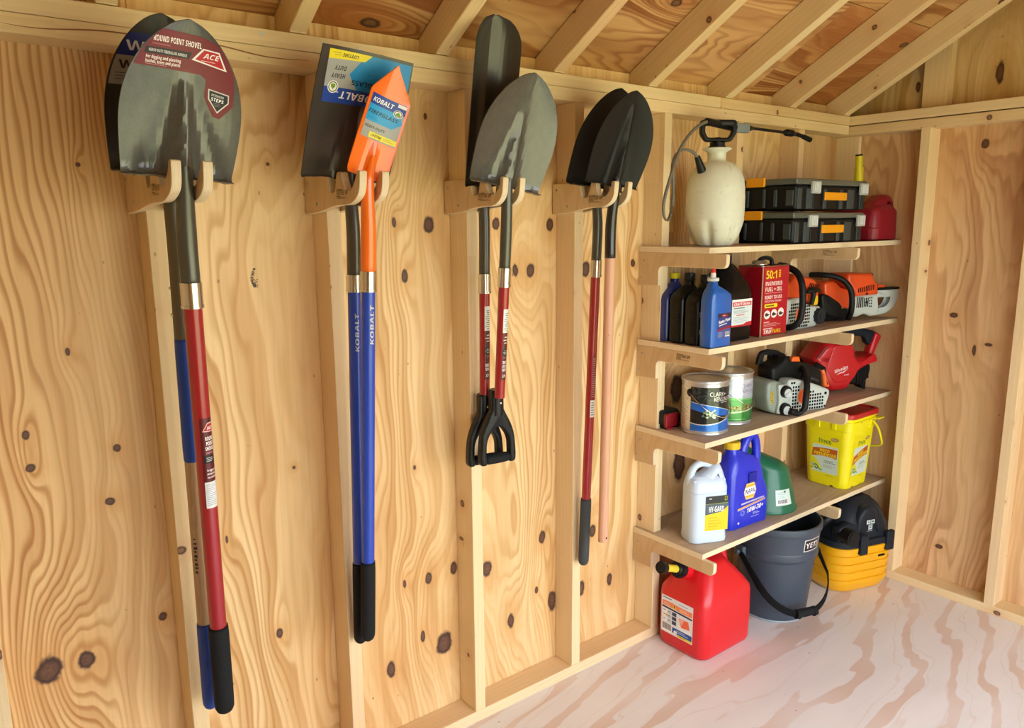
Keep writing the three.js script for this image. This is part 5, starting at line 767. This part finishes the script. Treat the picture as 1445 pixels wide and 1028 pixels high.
{ // red leaf blower head, angled with its grip towards the room
  const k = Math.atan(.42), t = thing('leaf_blower', 'red battery blower with black looped grip near the corner of the third shelf', 'blower', [-.2, YS[2] + .0005, .09], -k), red = std(0xc4141f, .4, 0, { clearcoat: .4, clearcoatRoughness: .25 });
  part('body', sl(roundPoly([[-.082, .162, .008], [-.029, .224, .015], [.012, .231, .015], [.103, .230, .01], [.131, .154, .012], [.178, .152, .01], [.215, .166, .008], [.244, .165, .008], [.227, .131, .01], [.186, .111, .015], [.145, .091, .02], [.119, .041, .015], [.092, .012, .02], [.011, .012, .02], [-.02, .05, .03], [-.035, .1, .02], [-.073, .147, .01]]), .13, .03, -.05, [], { bs: 5 }), red, t);
  part('side_window', [sl(roundPoly([[-.073, .163, .003], [-.031, .213, .003], [-.014, .209, .003], [-.055, .158, .003]]), .004, .001, .0105)], std(0x7e0f18, .5), t);
  part('panel', sl(roundPoly([[-.02, .12, .01], [.008, .214, .01], [.1, .214, .006], [.122, .150, .01], [.150, .125, .01], [.115, .06, .02], [.02, .05, .02]]), .006, .003, .0145), red, t);
  part('handle_arm', sl(roundPoly([[.215, .165, .006], [.243, .252, .008], [.253, .260, .006], [.282, .24, .008], [.246, .163, .008], [.232, .14, .006]]), .045, .012, -.04), red, t);
  part('grip', sl(roundPoly([[.098, .238, .006], [.098, .268, .008], [.137, .280, .01], [.171, .281, .01], [.249, .262, .008], [.238, .222, .008], [.225, .2, .008], [.206, .21, .01], [.196, .24, .012], [.148, .246, .01]]), .036, .011, -.04), std(0x1a2029, .6), t);
  part('trigger_guard', tube([[.1, .226, -.035], [.12, .232, -.035], [.138, .233, -.035], [.143, .222, -.035], [.128, .207, -.035]], .0035, 10, 5), red, t);
  part('tube_ring', [at(lathe([[.052, -.03], [.066, -.03], [.072, -.02], [.07, .025], [.056, .03]], 40).rotateZ(1.2), -.055, .1, -.05)], glossBlack, t);
  part('fan_intake', [sl(roundPoly([[.11, .05, .01], [.145, .098, .01], [.222, .130, .02], [.236, .101, .02], [.224, .055, .01], [.2, .025, .01], [.13, .03, .01]]), .09, .014, -.06), sl(roundPoly([[.19, .04, .004], [.221, .06, .004], [.219, .002, .003], [.196, .012, .003]]), .05, .005, -.05), ...[0, 1, 2, 3, 4].map((i) => at(rbox(.004, .07, .006, .0015, 1), .158 + i * .014, .07 + i * .005, -.0135, 0, 0, .1))], sawBlack, t);
  part('print', frontLabel(.012, .104, .07, .145, .0181), stickerMat(canvasTex(384, 320, (x, w, h) => { x.clearRect(0, 0, w, h); x.save(); x.translate(20, 190); x.rotate(-.30); txt(x, 'Milwaukee', 0, 0, 84, '#f4e6e8', { font: 'serif', italic: true, w: 290 }); poly(x, '#f4e6e8', [20, 70], [150, 46], [140, 62], [300, 36], [150, 88], [162, 70]); x.restore(); txt(x, 'FUEL', 226, 262, 34, '#f4e6e8', { italic: true, w: 110, rot: -.1 }); }), .4), t);
}
// ---------------------------------------------------------------- things on the lowest shelf
{
  const t = thing('oil_jug', 'pale bluish white jug with a yellow and black label, open grip hole', 'jug', [-1.092, YS[3] + .0006, .148], -.42), m = std(0xcfe0f4, .42, 0, { clearcoat: .25, clearcoatRoughness: .25 });
  t.scale.set(.88, 1, .95); part('body', loft([[0, -.078, .078, -.048, .048, .03], [.004, -.083, .083, -.054, .054, .034], [.012, -.0845, .0845, -.0555, .0555, .035], [.03, -.083, .083, -.054, .054, .035], [.186, -.083, .083, -.054, .054, .035], [.189, -.081, .081, -.052, .052, .034], [.192, -.083, .083, -.054, .054, .035], [.205, -.083, .083, -.053, .053, .034], [.222, -.08, .078, -.048, .048, .032], [.236, -.076, .076, -.041, .041, .03], [.246, -.066, .07, -.03, .03, .026]], { per: 8, crease: .5 }), m, t);
  part('shoulder', sl(roundPoly([[-.082, .205, .01], [.08, .205, .01], [.077, .235, .03], [.062, .272, .02], [.048, .291, .008], [.026, .291, .008], [.006, .268, .02], [-.026, .246, .02], [-.056, .238, .02], [-.076, .222, .01]]), .078, .030, 0, [], { bs: 6 }), m, t);
  part('grip', tube([[-.064, .208, 0], [-.068, .238, 0], [-.058, .266, 0], [-.040, .282, 0], [-.012, .287, 0], [.018, .281, 0], [.036, .262, 0]], [.02, .0165, .0145, .0135, .0135, .015, .02], 18, 8), m, t);
  part('cap', at(lathe([[0, 0], [.02, 0], [.021, .002], [.0205, .022], [.018, .025], [0, .025]], 32), .038, .291, 0), std(0xe9eef2, .4), t);
  part('label', frontLabel(-.026, .0765, .048, .178, .0548), stickerMat(canvasTex(448, 560, (x, w, h) => {
    x.clearRect(0, 0, w, h); x.fillStyle = '#1f2326'; x.beginPath(); x.roundRect(0, 0, w, 190, 14); x.fill(); x.fillStyle = '#e8ecec'; x.fillRect(70, 34, 50, 16); x.fillStyle = '#20301c'; x.fillRect(360, 0, 88, 120); x.strokeStyle = '#c8b828'; x.lineWidth = 6; x.strokeRect(376, 24, 44, 56); txt(x, 'J', 388, 54, 40, '#c8b828');
    x.fillStyle = '#c8b828'; x.fillRect(0, 122, w, 5); x.fillStyle = '#2e7a3c'; x.fillRect(200, 116, 248, 6); x.fillStyle = '#4c5c68'; x.fillRect(0, 128, w, 190); x.fillStyle = '#f2cf12'; x.beginPath(); x.moveTo(0, 300); x.lineTo(330, 262); x.lineTo(448, 170); x.lineTo(448, 560); x.lineTo(0, 560); x.fill();
    txt(x, 'HY-GARD', 66, 214, 128, '#f4f6f4', { w: 300 }); ['Transmission', '& Hydraulic Oil', 'Huile hydraulique', '& de transmission'].forEach((q, i) => txt(x, q, 66, 352 + i * 46, 36, '#8a7a10', { w: 180 + 34 * (i % 3), weight: 'normal' })); lines(x, 66, 534, 200, 1, 8, '#a8920e', 4);
  }), .35), t);
}
{
  const t = thing('oil_jug', 'royal blue oil jug with yellow cap and hexagon print', 'jug', [-.862, YS[3] + .0006, .135], -.05), m = (t.scale.set(1.05, 1, 1), 0) || std(0x1b2fd0, .36, 0, { clearcoat: .5, clearcoatRoughness: .18 });
  part('body', loft([[0, -.1, .1, -.046, .046, .02], [.004, -.106, .106, -.052, .052, .022], [.016, -.108, .108, -.054, .054, .024], [.07, -.108, .108, -.054, .054, .024], [.115, -.107, .108, -.053, .053, .024], [.145, -.106, .099, -.052, .052, .024], [.175, -.105, .086, -.051, .051, .026], [.21, -.104, .08, -.05, .05, .03], [.24, -.1, .072, -.047, .047, .034], [.262, -.092, .05, -.042, .042, .034], [.28, -.083, .01, -.032, .032, .03], [.293, -.078, -.024, -.025, .025, .024], [.305, -.075, -.029, -.0225, .0225, .0222]], { per: 8, crease: .8 }), m, t);
  part('grip', tube([[.0, .265, 0], [.012, .305, 0], [.035, .334, 0], [.06, .335, 0], [.078, .305, 0], [.084, .255, 0], [.08, .2, 0], [.072, .17, 0]], [.018, .018, .017, .0165, .0165, .017, .019, .02], 18, 7), m, t);
  part('cap', [at(lathe([[0, 0], [.0275, 0], [.028, .002], [.027, .024], [.024, .027], [0, .027]], 40), -.052, .304, 0), ...Array.from({ length: 30 }, (_, i) => { const q = i / 30 * 6.2832; return at(rbox(.002, .02, .002, .0006, 1), -.052 + Math.cos(q) * .0272, .317, Math.sin(q) * .0272, 0, -q, 0); })], std(0xf0c61a, .42), t);
  part('print', frontLabel(-.075, .098, .022, .215, .0546), stickerMat(canvasTex(512, 576, (x, w, h) => {
    x.clearRect(0, 0, w, h); x.fillStyle = '#131e80'; x.fillRect(170, 6, 130, 120); for (let i = 0; i < 4; i++) { x.fillStyle = '#1b2fd0'; x.fillRect(178, 20 + i * 27, 110, 10); }
    x.fillStyle = '#f3e6b8'; const hex = (cx, cy, r, c) => poly(x, c, [cx - r, cy], [cx - r * .62, cy - r * .9], [cx + r * .62, cy - r * .9], [cx + r, cy], [cx + r * .62, cy + r * .9], [cx - r * .62, cy + r * .9]); hex(196, 216, 104, '#f0b62a'); hex(196, 216, 94, '#f6f2e4'); poly(x, '#f0b62a', [138, 138], [254, 138], [268, 168], [124, 168]); poly(x, '#f0b62a', [138, 294], [254, 294], [268, 264], [124, 264]); x.fillStyle = '#f6f6f2'; x.fillRect(108, 172, 176, 88); txt(x, 'NAPA', 118, 217, 74, '#1a2a8c', { w: 156 });
    txt(x, 'PREMIUM PERFORMANCE MOTOR OIL', 60, 350, 26, '#fff', { w: 380, italic: true, rot: -.04 }); poly(x, '#f2b83a', [6, 392], [460, 350], [460, 362], [6, 408]); poly(x, '#f4f2ea', [6, 412], [460, 366], [460, 370], [6, 418]); txt(x, '10W-30+', 150, 446, 74, '#fff', { w: 280, italic: true, rot: -.07 }); x.strokeStyle = '#8aa0f0'; x.lineWidth = 6; x.beginPath(); x.arc(88, 456, 32, 0, 7); x.stroke(); x.beginPath(); x.arc(88, 456, 20, 0, 7); x.stroke(); lines(x, 260, 486, 120, 2, 14, '#e0e4f8', 5); lines(x, 230, 530, 190, 1, 8, '#c8d0f4', 5); x.fillStyle = '#f2f2ea'; x.fillRect(16, 552, 24, 22);
  }), .35), t);
}
{
  const t = thing('funnel', 'large glossy green funnel standing mouth down with a white price sticker', 'funnel', [-.622, YS[3] + .0006, .09]), m = std(0x05694c, .42, 0, { clearcoat: .3, clearcoatRoughness: .1 });
  const pr = [[.1215, 0], [.1245, .002], [.1245, .007], [.121, .009], [.118, .02], [.107, .07], [.094, .12], [.083, .165], [.076, .185], [.05, .212], [.022, .238], [.018, .245], [.015, .27], [.012, .29], [.0105, .29], [.0135, .27], [.0165, .244], [.048, .209], [.073, .183], [.08, .164], [.105, .069], [.1165, .02], [.119, .009], [.1215, 0]];
  const cone = lathe(pr, 64); { const p = cone.attributes.position; for (let i = 0; i < p.count; i++) { const f = Math.max(0, p.getY(i) - .17) / .1; p.setX(i, p.getX(i) - .10 * f); p.setZ(i, p.getZ(i) - .075 * f); } cone.computeVertexNormals(); } part('cone', cone, m, t);
  const g = [], A = .22, n = 10, pos = [], uv = [], idx = []; for (let j = 0; j <= 4; j++) for (let i = 0; i <= n; i++) { const y = lerp(.035, .095, j / 4), r = lerp(.1153, .1013, (j / 4)) + .001, a = lerp(-.62, .05, i / n) ; pos.push(Math.sin(a) * r, y, Math.cos(a) * r); uv.push(i / n, j / 4); }
  for (let j = 0; j < 4; j++) for (let i = 0; i < n; i++) { const k = j * (n + 1) + i; idx.push(k, k + 1, k + n + 2, k, k + n + 2, k + n + 1); } const q = new THREE.BufferGeometry(); q.setAttribute('position', new THREE.Float32BufferAttribute(pos, 3)); q.setAttribute('uv', new THREE.Float32BufferAttribute(uv, 2)); q.setIndex(idx); q.computeVertexNormals();
  part('sticker', q, printMat(canvasTex(160, 128, (x, w, h) => { x.fillStyle = '#d4e8e4'; x.fillRect(0, 0, w, h); lines(x, 16, 20, 90, 4, 14, '#8ab4ac', 4); poly(x, '#2c4a48', [80, 10], [112, 10], [96, 30]); barcode(x, 18, 78, 100, 40); })), t);
}
{
  const t = thing('pail', 'bright yellow square bucket with a red lid and green lettering', 'bucket', [-.128, YS[3] + .0006, .12]), yel = (t.scale.set(1.07, 1.03, 1.07), 0) || std(0xf6ea08, .36, 0, { clearcoat: .4, clearcoatRoughness: .2 }), redL = std(0xc01a22, .4, 0, { clearcoat: .3 });
  const R = (y, h, r = .034) => [y, -h, h, -h + .002, h - .002, r];
  let body = loft([R(0, .086, .03), R(.004, .09), R(.02, .0915), R(.25, .1035), R(.252, .1075, .036), R(.292, .1095, .036), R(.2935, .1045), R(.3, .105), R(.301, .111, .036), R(.312, .112, .036)], { per: 7, crease: .5 });
  const notch = (x, z, ry) => at(cyl(.011, .011, .06, 20).rotateX(Math.PI / 2), x, -.001, z, 0, ry, 0); body = cut(body, notch(.03, .09, 0), notch(-.035, .09, 0), notch(-.09, .03, Math.PI / 2).translate(0, 0, 0));
  part('body', body, yel, t);
  part('collar_ribs', [[-.035, 1], [.035, 1]].flatMap(([p]) => [at(rbox(.02, .036, .006, .002, 2), p, .272, .109), at(rbox(.006, .036, .02, .002, 2), -.109, .272, p)]), yel, t);
  part('lid', [loft([R(.308, .113, .036), R(.311, .1155, .037), R(.326, .1155, .037), R(.329, .113, .036), R(.3295, .104, .034), R(.323, .100, .032)], { per: 7, crease: .5 }), at(rbox(.19, .004, .03, .0015, 2), 0, .325, -.03)], redL, t);
  part('bail', tube([[.045, .285, .113], [.07, .255, .122], [.1, .20, .125], [.125, .165, .115], [.134, .15, .08], [.136, .147, 0], [.134, .15, -.08], [.125, .165, -.115], [.1, .2, -.125], [.07, .255, -.122], [.045, .285, -.113]], .0042, 12, 6), yel, t);
  part('rim_tab', at(rbox(.05, .006, .03, .002, 2), .1, .287, .105), yel, t);
  const draw = (tilt) => (x, w, h) => { x.fillStyle = '#f0e414'; x.fillRect(0, 0, w, h); x.fillStyle = '#cfe0d2'; x.beginPath(); x.roundRect(28, 128, w - 56, h - 176, 20); x.fill(); poly(x, '#e2dc30', [0, 250], [70, 300], [130, 372], [150, 420], [0, 420]);
    x.fillStyle = '#f0e414'; x.fillRect(0, h - 58, w, 58); txt(x, 'Preen', 100, 78, 76, '#1d6b2e', { font: 'serif', w: 170 }); x.fillStyle = '#b08a4a'; x.beginPath(); x.ellipse(310, 42, 52, 22, -.1, 0, 7); x.fill(); lines(x, 276, 36, 66, 2, 10, '#efe6c8', 3);
    x.save(); x.translate(0, tilt ? 60 : 0); x.transform(1, tilt ? -.24 : 0, 0, 1, 0, 0); x.fillStyle = '#c4601c'; x.beginPath(); x.moveTo(30, 178); x.quadraticCurveTo(w / 2, 150, w - 34, 158); x.lineTo(w - 44, 268); x.quadraticCurveTo(w / 2, 240, 16, 276); x.fill(); txt(x, 'WEED', 116, 190, 48, '#f4e42c', { w: 130, italic: true }); txt(x, 'PREVENTER', 40, 236, 54, '#f4e42c', { w: 290, italic: true }); x.restore();
    ['STOP WEEDS', 'BEFORE THEY START'].forEach((s, i) => txt(x, s, 178, 308 + i * 20 + (tilt ? 10 : 0), 18, '#3a4a3c', { w: 120 + i * 30 })); lines(x, 170, 356, 160, 3, 13, '#7a8a7c', 3); cloudy(x, 40, (a, b, i) => { x.fillStyle = ['#3a6a8a', '#8ab0c0', '#3c7a34', '#5a9a3c', '#e8ecc0'][i % 5]; x.beginPath(); x.arc(18 + a * 90, 370 + b * 60, 6 + i % 4, 0, 7); x.fill(); }); x.fillStyle = '#6ab030'; x.beginPath(); x.ellipse(136, 424, 26, 9, .3, 0, 7); x.fill(); lines(x, 200, h - 36, 140, 1, 8, '#8a8a1c', 4); };
  const yA = .035, yB = .225, hA = .0915 + .0008 + (yA - .02) * .0522, hB = .0915 + .0008 + (yB - .02) * .0522, e = .064;
  part('side_label', quadGeo([-hA, yA, -e], [-hA, yA, e], [-hB, yB, e], [-hB, yB, -e]), printMat(canvasTex(384, 512, draw(0)), .35), t); part('front_label', quadGeo([-e, yA, hA - .002], [e, yA, hA - .002], [e, yB, hB - .002], [-e, yB, hB - .002]), printMat(canvasTex(384, 512, draw(1)), .35), t);
}
// ---------------------------------------------------------------- things on the floor
{
  const t = thing('gas_can', 'big bright red fuel can with a yellow spout standing on the floor', 'fuel can', [-1.044, .0008, .134]), red = std(0xd8131f, .36, 0, { clearcoat: .25, clearcoatRoughness: .3 });
  part('tank', loft([[0, -.132, .132, -.095, .095, .035], [.005, -.143, .143, -.107, .107, .04], [.02, -.148, .148, -.112, .112, .042], [.12, -.149, .149, -.113, .113, .042], [.205, -.149, .149, -.113, .113, .044], [.222, -.147, .146, -.112, .112, .046], [.25, -.135, .128, -.1, .104, .05], [.29, -.112, .096, -.08, .086, .052], [.325, -.092, .066, -.062, .066, .05], [.338, -.08, .056, -.052, .056, .046], [.343, -.05, .03, -.03, .03, .03]], { per: 9, crease: .9 }), red, t);
  part('grip', tube([[-.05, .325, -.03], [-.035, .365, -.03], [.0, .382, -.03], [.05, .384, -.028], [.085, .37, -.025], [.105, .33, -.02], [.115, .27, -.015]], [.02, .018, .017, .017, .018, .02, .022], 18, 7), red, t);
  const A = [-.133, .318, -.012], d = V3(-.95, .36, .06).normalize(), at2 = (s) => [A[0] + d.x * s, A[1] + d.y * s, A[2] + d.z * s];
  part('neck', stick(at2(-.06), at2(.004), .034, .03, 28), red, t);
  const ribs = []; const qd = new THREE.Quaternion().setFromUnitVectors(V3(0, 1, 0), d); for (let i = 0; i < 22; i++) { const a = i / 22 * 6.2832, g = rbox(.004, .02, .004, .001, 1); g.translate(Math.cos(a) * .0305, 0, Math.sin(a) * .0305); g.applyQuaternion(qd); const c = at2(.014); g.translate(...c); ribs.push(g); }
  part('collar', [stick(at2(0), at2(.026), .0305, .0295, 32), stick(at2(.024), at2(.034), .024, .019, 28), ...ribs, at(rbox(.02, .016, .014, .003, 2), ...at2(.012).map((v, i) => v + [.008, .032, .01][i]))], plasticBlack, t);
  part('spout', stick(at2(.03), at2(.115), .0135, .0125, 24), std(0xe4cf3a, .42), t); part('spout_cap', [stick(at2(.108), at2(.132), .0205, .0215, 28), stick(at2(.13), at2(.134), .014, .012, 24)], plasticBlack, t);
  part('label', sideLabel(-.085, .062, .055, .20, -.1498), printMat(canvasTex(384, 384, (x, w, h) => {
    x.fillStyle = '#e4eaf0'; x.fillRect(0, 0, w, h); lines(x, 14, 16, 150, 1, 8, '#5a6a86', 10); lines(x, 210, 30, 150, 1, 8, '#8a9ab0', 6); x.fillStyle = '#f08a5c'; x.beginPath(); x.moveTo(12, 56); x.bezierCurveTo(100, 40, 250, 70, w - 8, 56); x.lineTo(w - 8, 110); x.bezierCurveTo(250, 120, 100, 96, 12, 104); x.fill(); lines(x, 30, 72, 90, 2, 14, '#fbd0b8', 6); lines(x, 220, 76, 120, 2, 14, '#fbd0b8', 6); x.fillStyle = '#e6b624'; poly(x, '#e6b624', [130, 104], [160, 50], [190, 104]); x.fillStyle = '#222'; x.fillRect(154, 70, 10, 22);
    poly(x, '#26304c', [8, 110], [w - 8, 122], [w - 8, 140], [8, 128]); for (let i = 0; i < 9; i++) { x.fillStyle = ['#f4f6f8', '#c9d4de', '#2c3a58'][i % 3]; x.fillRect(18 + (i % 3) * 58, 142 + Math.floor(i / 3) * 46, 52, 38); x.fillStyle = '#222c40'; x.fillRect(24 + (i % 3) * 58, 152 + Math.floor(i / 3) * 46, 30, 6); } x.fillStyle = '#e8c41e'; x.fillRect(56, 190, 20, 26); x.fillStyle = '#f26a44'; x.beginPath(); x.moveTo(214, 176); x.lineTo(330, 170); x.lineTo(350, 250); x.lineTo(250, 262); x.fill(); x.fillStyle = '#f0a48c'; poly(x, '#f7b8a4', [222, 180], [280, 176], [250, 244]); poly(x, '#f2f4f6', [200, 240], [260, 270], [360, 262], [366, 300], [210, 300]);
    x.fillStyle = '#1a50a4'; x.fillRect(140, 300, w - 148, 56); lines(x, 190, 316, 150, 2, 16, '#cfe0f4', 5); x.fillStyle = '#f0f4e0'; x.beginPath(); x.arc(178, 344, 20, 0, 7); x.fill(); x.fillStyle = '#ecd820'; x.fillRect(200, 356, w - 208, 22); lines(x, 214, 366, 120, 1, 8, '#5a5210', 5); barcode(x, 18, 286, 112, 84);
  }), .4), t);
}
{
  const t = thing('bucket', 'round slate blue bucket with a thick black strap handle and logo plate', 'bucket', [-.632, .0006, .158]), slate = (t.scale.set(1.07, 1.035, 1.07), std(0x3a4654, .5, 0, { clearcoat: .25, clearcoatRoughness: .35 }));
  part('body', lathe([[0, .004], [.112, .004], [.119, .008], [.1195, .014], [.1415, .245], [.1425, .252], [.1485, .256], [.1505, .262], [.1505, .282], [.149, .286], [.1475, .2885], [.1545, .358], [.158, .36], [.16, .364], [.16, .386], [.157, .389], [.152, .388], [.150, .36], [.143, .285], [.138, .24], [.116, .02], [0, .014]], 72), slate, t);
  part('base_ring', lathe([[.108, 0], [.1175, 0], [.1195, .003], [.1195, .009], [.115, .009], [.108, .004]], 64), std(0x9aa6ac, .4), t);
  const yaw = .42; const E = (a) => [Math.sin(a), Math.cos(a)];
  const earL = -1.9, earR = earL + Math.PI; // directions of the ears (0 = +z, grows to +x)
  for (const a of [earL, earR]) { const [sx, cz] = E(a); part('ear', [at(rbox(.05, .046, .02, .007, 3), sx * .158, .268, cz * .158, 0, a, 0), at(cyl(.012, .012, .034, 20).rotateX(Math.PI / 2), sx * .163, .266, cz * .163, 0, a, 0)].map((g) => g), std(0x434f5c, .42, 0, { clearcoat: .4 }), t); }
  // strap hanging in front; side vector f is where it hangs
  const f = E(earL + Math.PI / 2), eL = E(earL), strap = []; for (let i = 0; i <= 24; i++) { const u = i / 24 * 2 - 1, c = Math.sqrt(Math.max(0, 1 - u * u)), s = -u * .168, drop = Math.pow(c, .8); strap.push([eL[0] * -s * -1 * 1 + f[0] * (.012 + .172 * Math.pow(c, .6)) , .266 - .196 * drop, eL[1] * s * 1 + f[1] * (.012 + .172 * Math.pow(c, .6))]); }
  const ribbon = (pts, hw, th) => { const rows = [], n = pts.length; for (let i = 0; i < n; i++) { const p = V3(...pts[i]), tg = V3(...pts[Math.min(i + 1, n - 1)]).sub(V3(...pts[Math.max(i - 1, 0)])).normalize(), out = V3(p.x, 0, p.z).normalize(), side = tg.clone().cross(out).normalize(); rows.push([p.clone().addScaledVector(side, -hw), p.clone().addScaledVector(side, -hw * .3).addScaledVector(out, .001), p.clone().addScaledVector(side, hw * .3).addScaledVector(out, .001), p.clone().addScaledVector(side, hw)]); } return solid(rows, th); };
  part('strap', ribbon(strap, .013, .004), rubber, t);
  const mid = strap[12], a = strap[9], b = strap[15]; part('handle_grip', [stick(a, b, .0155, .0155, 22), stick(strap[9], strap[10], .0175, .0175, 22), stick(strap[14], strap[15], .0175, .0175, 22)], gripBlack, t);
  const n = 14, pos = [], uv = [], idx = [], a0 = -.32, a1 = .22; for (let j = 0; j <= 1; j++) for (let i = 0; i <= n; i++) { const th = lerp(a0, a1, i / n), y = j ? .346 : .298, r = lerp(.1475, .1545, (y - .2885) / .0695) + .0008; pos.push(Math.sin(th) * r, y, Math.cos(th) * r); uv.push(i / n, j); } for (let i = 0; i < n; i++) idx.push(i, i + 1, i + n + 2, i, i + n + 2, i + n + 1);
  const g = new THREE.BufferGeometry(); g.setAttribute('position', new THREE.Float32BufferAttribute(pos, 3)); g.setAttribute('uv', new THREE.Float32BufferAttribute(uv, 2)); g.setIndex(idx); g.computeVertexNormals();
  part('logo_plate', g, printMat(canvasTex(256, 192, (x, w, h) => { x.fillStyle = '#e8e4e2'; x.beginPath(); x.fillRect(0, 0, w, h); x.fillStyle = '#111214'; x.beginPath(); x.roundRect(10, 12, w - 20, h - 24, 16); x.fill(); txt(x, 'YETI', 24, 98, 118, '#f6eeee', { w: 206 }); }), .4), t);
}
{
  const t = thing('shop_vacuum', 'yellow ribbed shop vacuum with black motor head in the corner', 'vacuum', [-.165, .0008, .205], -.30), yel = std(0xf0ae08, .4, 0, { clearcoat: .25, clearcoatRoughness: .3 }), blk = std(0x20262e, .5, 0, { clearcoat: .25, clearcoatRoughness: .3 });
  const rows = [[0, -.125, .125, -.09, .09, .06], [.006, -.142, .142, -.108, .108, .075], [.03, -.158, .158, -.124, .124, .085]]; for (let i = 0; i < 5; i++) { const y = .03 + i * .036, k = i * .001; rows.push([y + .026, -.163 - k, .163 + k, -.129 - k, .129 + k, .085], [y + .032, -.163 - k, .163 + k, -.129 - k, .129 + k, .085], [y + .0335, -.157 - k, .157 + k, -.123 - k, .123 + k, .082], [y + .036, -.157 - k, .157 + k, -.123 - k, .123 + k, .082]); } rows.push([.218, -.15, .15, -.117, .117, .08]);
  part('drum', loft(rows, { per: 10, crease: .45 }), yel, t);
  part('drum_ear', [at(rbox(.035, .05, .1, .012, 3), .158, .198, 0), at(rbox(.03, .012, .004, .001, 1), .09, .168, .1305)].slice(0, 1), yel, t);
  part('latch_slot', at(rbox(.036, .011, .012, .003, 2), .07, .158, .1275), rubber, t);
  part('head', [loft([[.205, -.158, .158, -.125, .125, .08], [.21, -.165, .165, -.132, .132, .085], [.236, -.165, .165, -.132, .132, .085], [.24, -.150, .156, -.118, .118, .075], [.275, -.14, .15, -.1, .112, .07], [.32, -.115, .138, -.085, .1, .07], [.36, -.09, .118, -.07, .082, .065], [.385, -.062, .09, -.05, .06, .05], [.394, -.03, .05, -.03, .03, .03]], { per: 10, crease: .6 })], blk, t);
  part('hood', sl(roundPoly([[-.06, .24, .01], [.07, .24, .01], [.062, .32, .02], [.035, .372, .03], [-.01, .38, .03], [-.05, .34, .03]]), .05, .014, .09), blk, t);
  part('panel', sl(roundPoly([[-.15, .235, .01], [-.06, .235, .01], [-.062, .305, .01], [-.095, .318, .01], [-.15, .30, .01]]), .05, .01, .088), blk, t);
  part('port', [at(cyl(.032, .034, .06, 28).rotateX(Math.PI / 2), -.12, .27, .13), at(cyl(.024, .024, .062, 24).rotateX(Math.PI / 2), -.12, .27, .1312)], plasticBlack, t);
  for (const [x, z, r] of [[.105, .133, 0], [-.04, .135, 0]]) part('clamp', at(rbox(.042, .088, .022, .007, 3), x, .222, z, 0, r, 0), blk, t);
  part('top_grip', tube([[-.075, .345, .02], [-.055, .376, .02], [0, .386, .02], [.05, .38, .02], [.085, .36, .02]], [.015, .013, .013, .013, .016], 14, 6), plasticBlack, t);
  part('hose', tube([[-.17, .25, -.03], [-.2, .29, .03], [-.19, .33, .07], [-.13, .36, .07], [-.09, .35, .03]], .018, 16, 8), plasticBlack, t);
  part('label', frontLabel(-.012, .04, .262, .322, .1158), stickerMat(canvasTex(128, 160, (x, w, h) => { x.clearRect(0, 0, w, h); x.fillStyle = '#cdd9d8'; x.fillRect(6, 10, 50, 48); x.fillRect(64, 10, 50, 48); x.fillRect(34, 66, 52, 58); x.fillStyle = '#39464c'; x.fillRect(26, 22, 12, 24); x.fillRect(78, 22, 22, 20); x.fillRect(46, 78, 28, 12); x.fillRect(46, 98, 28, 12); x.fillStyle = '#9aa6a8'; x.fillRect(20, 136, 70, 8); })), t);
}
renderer.render(scene, camera);
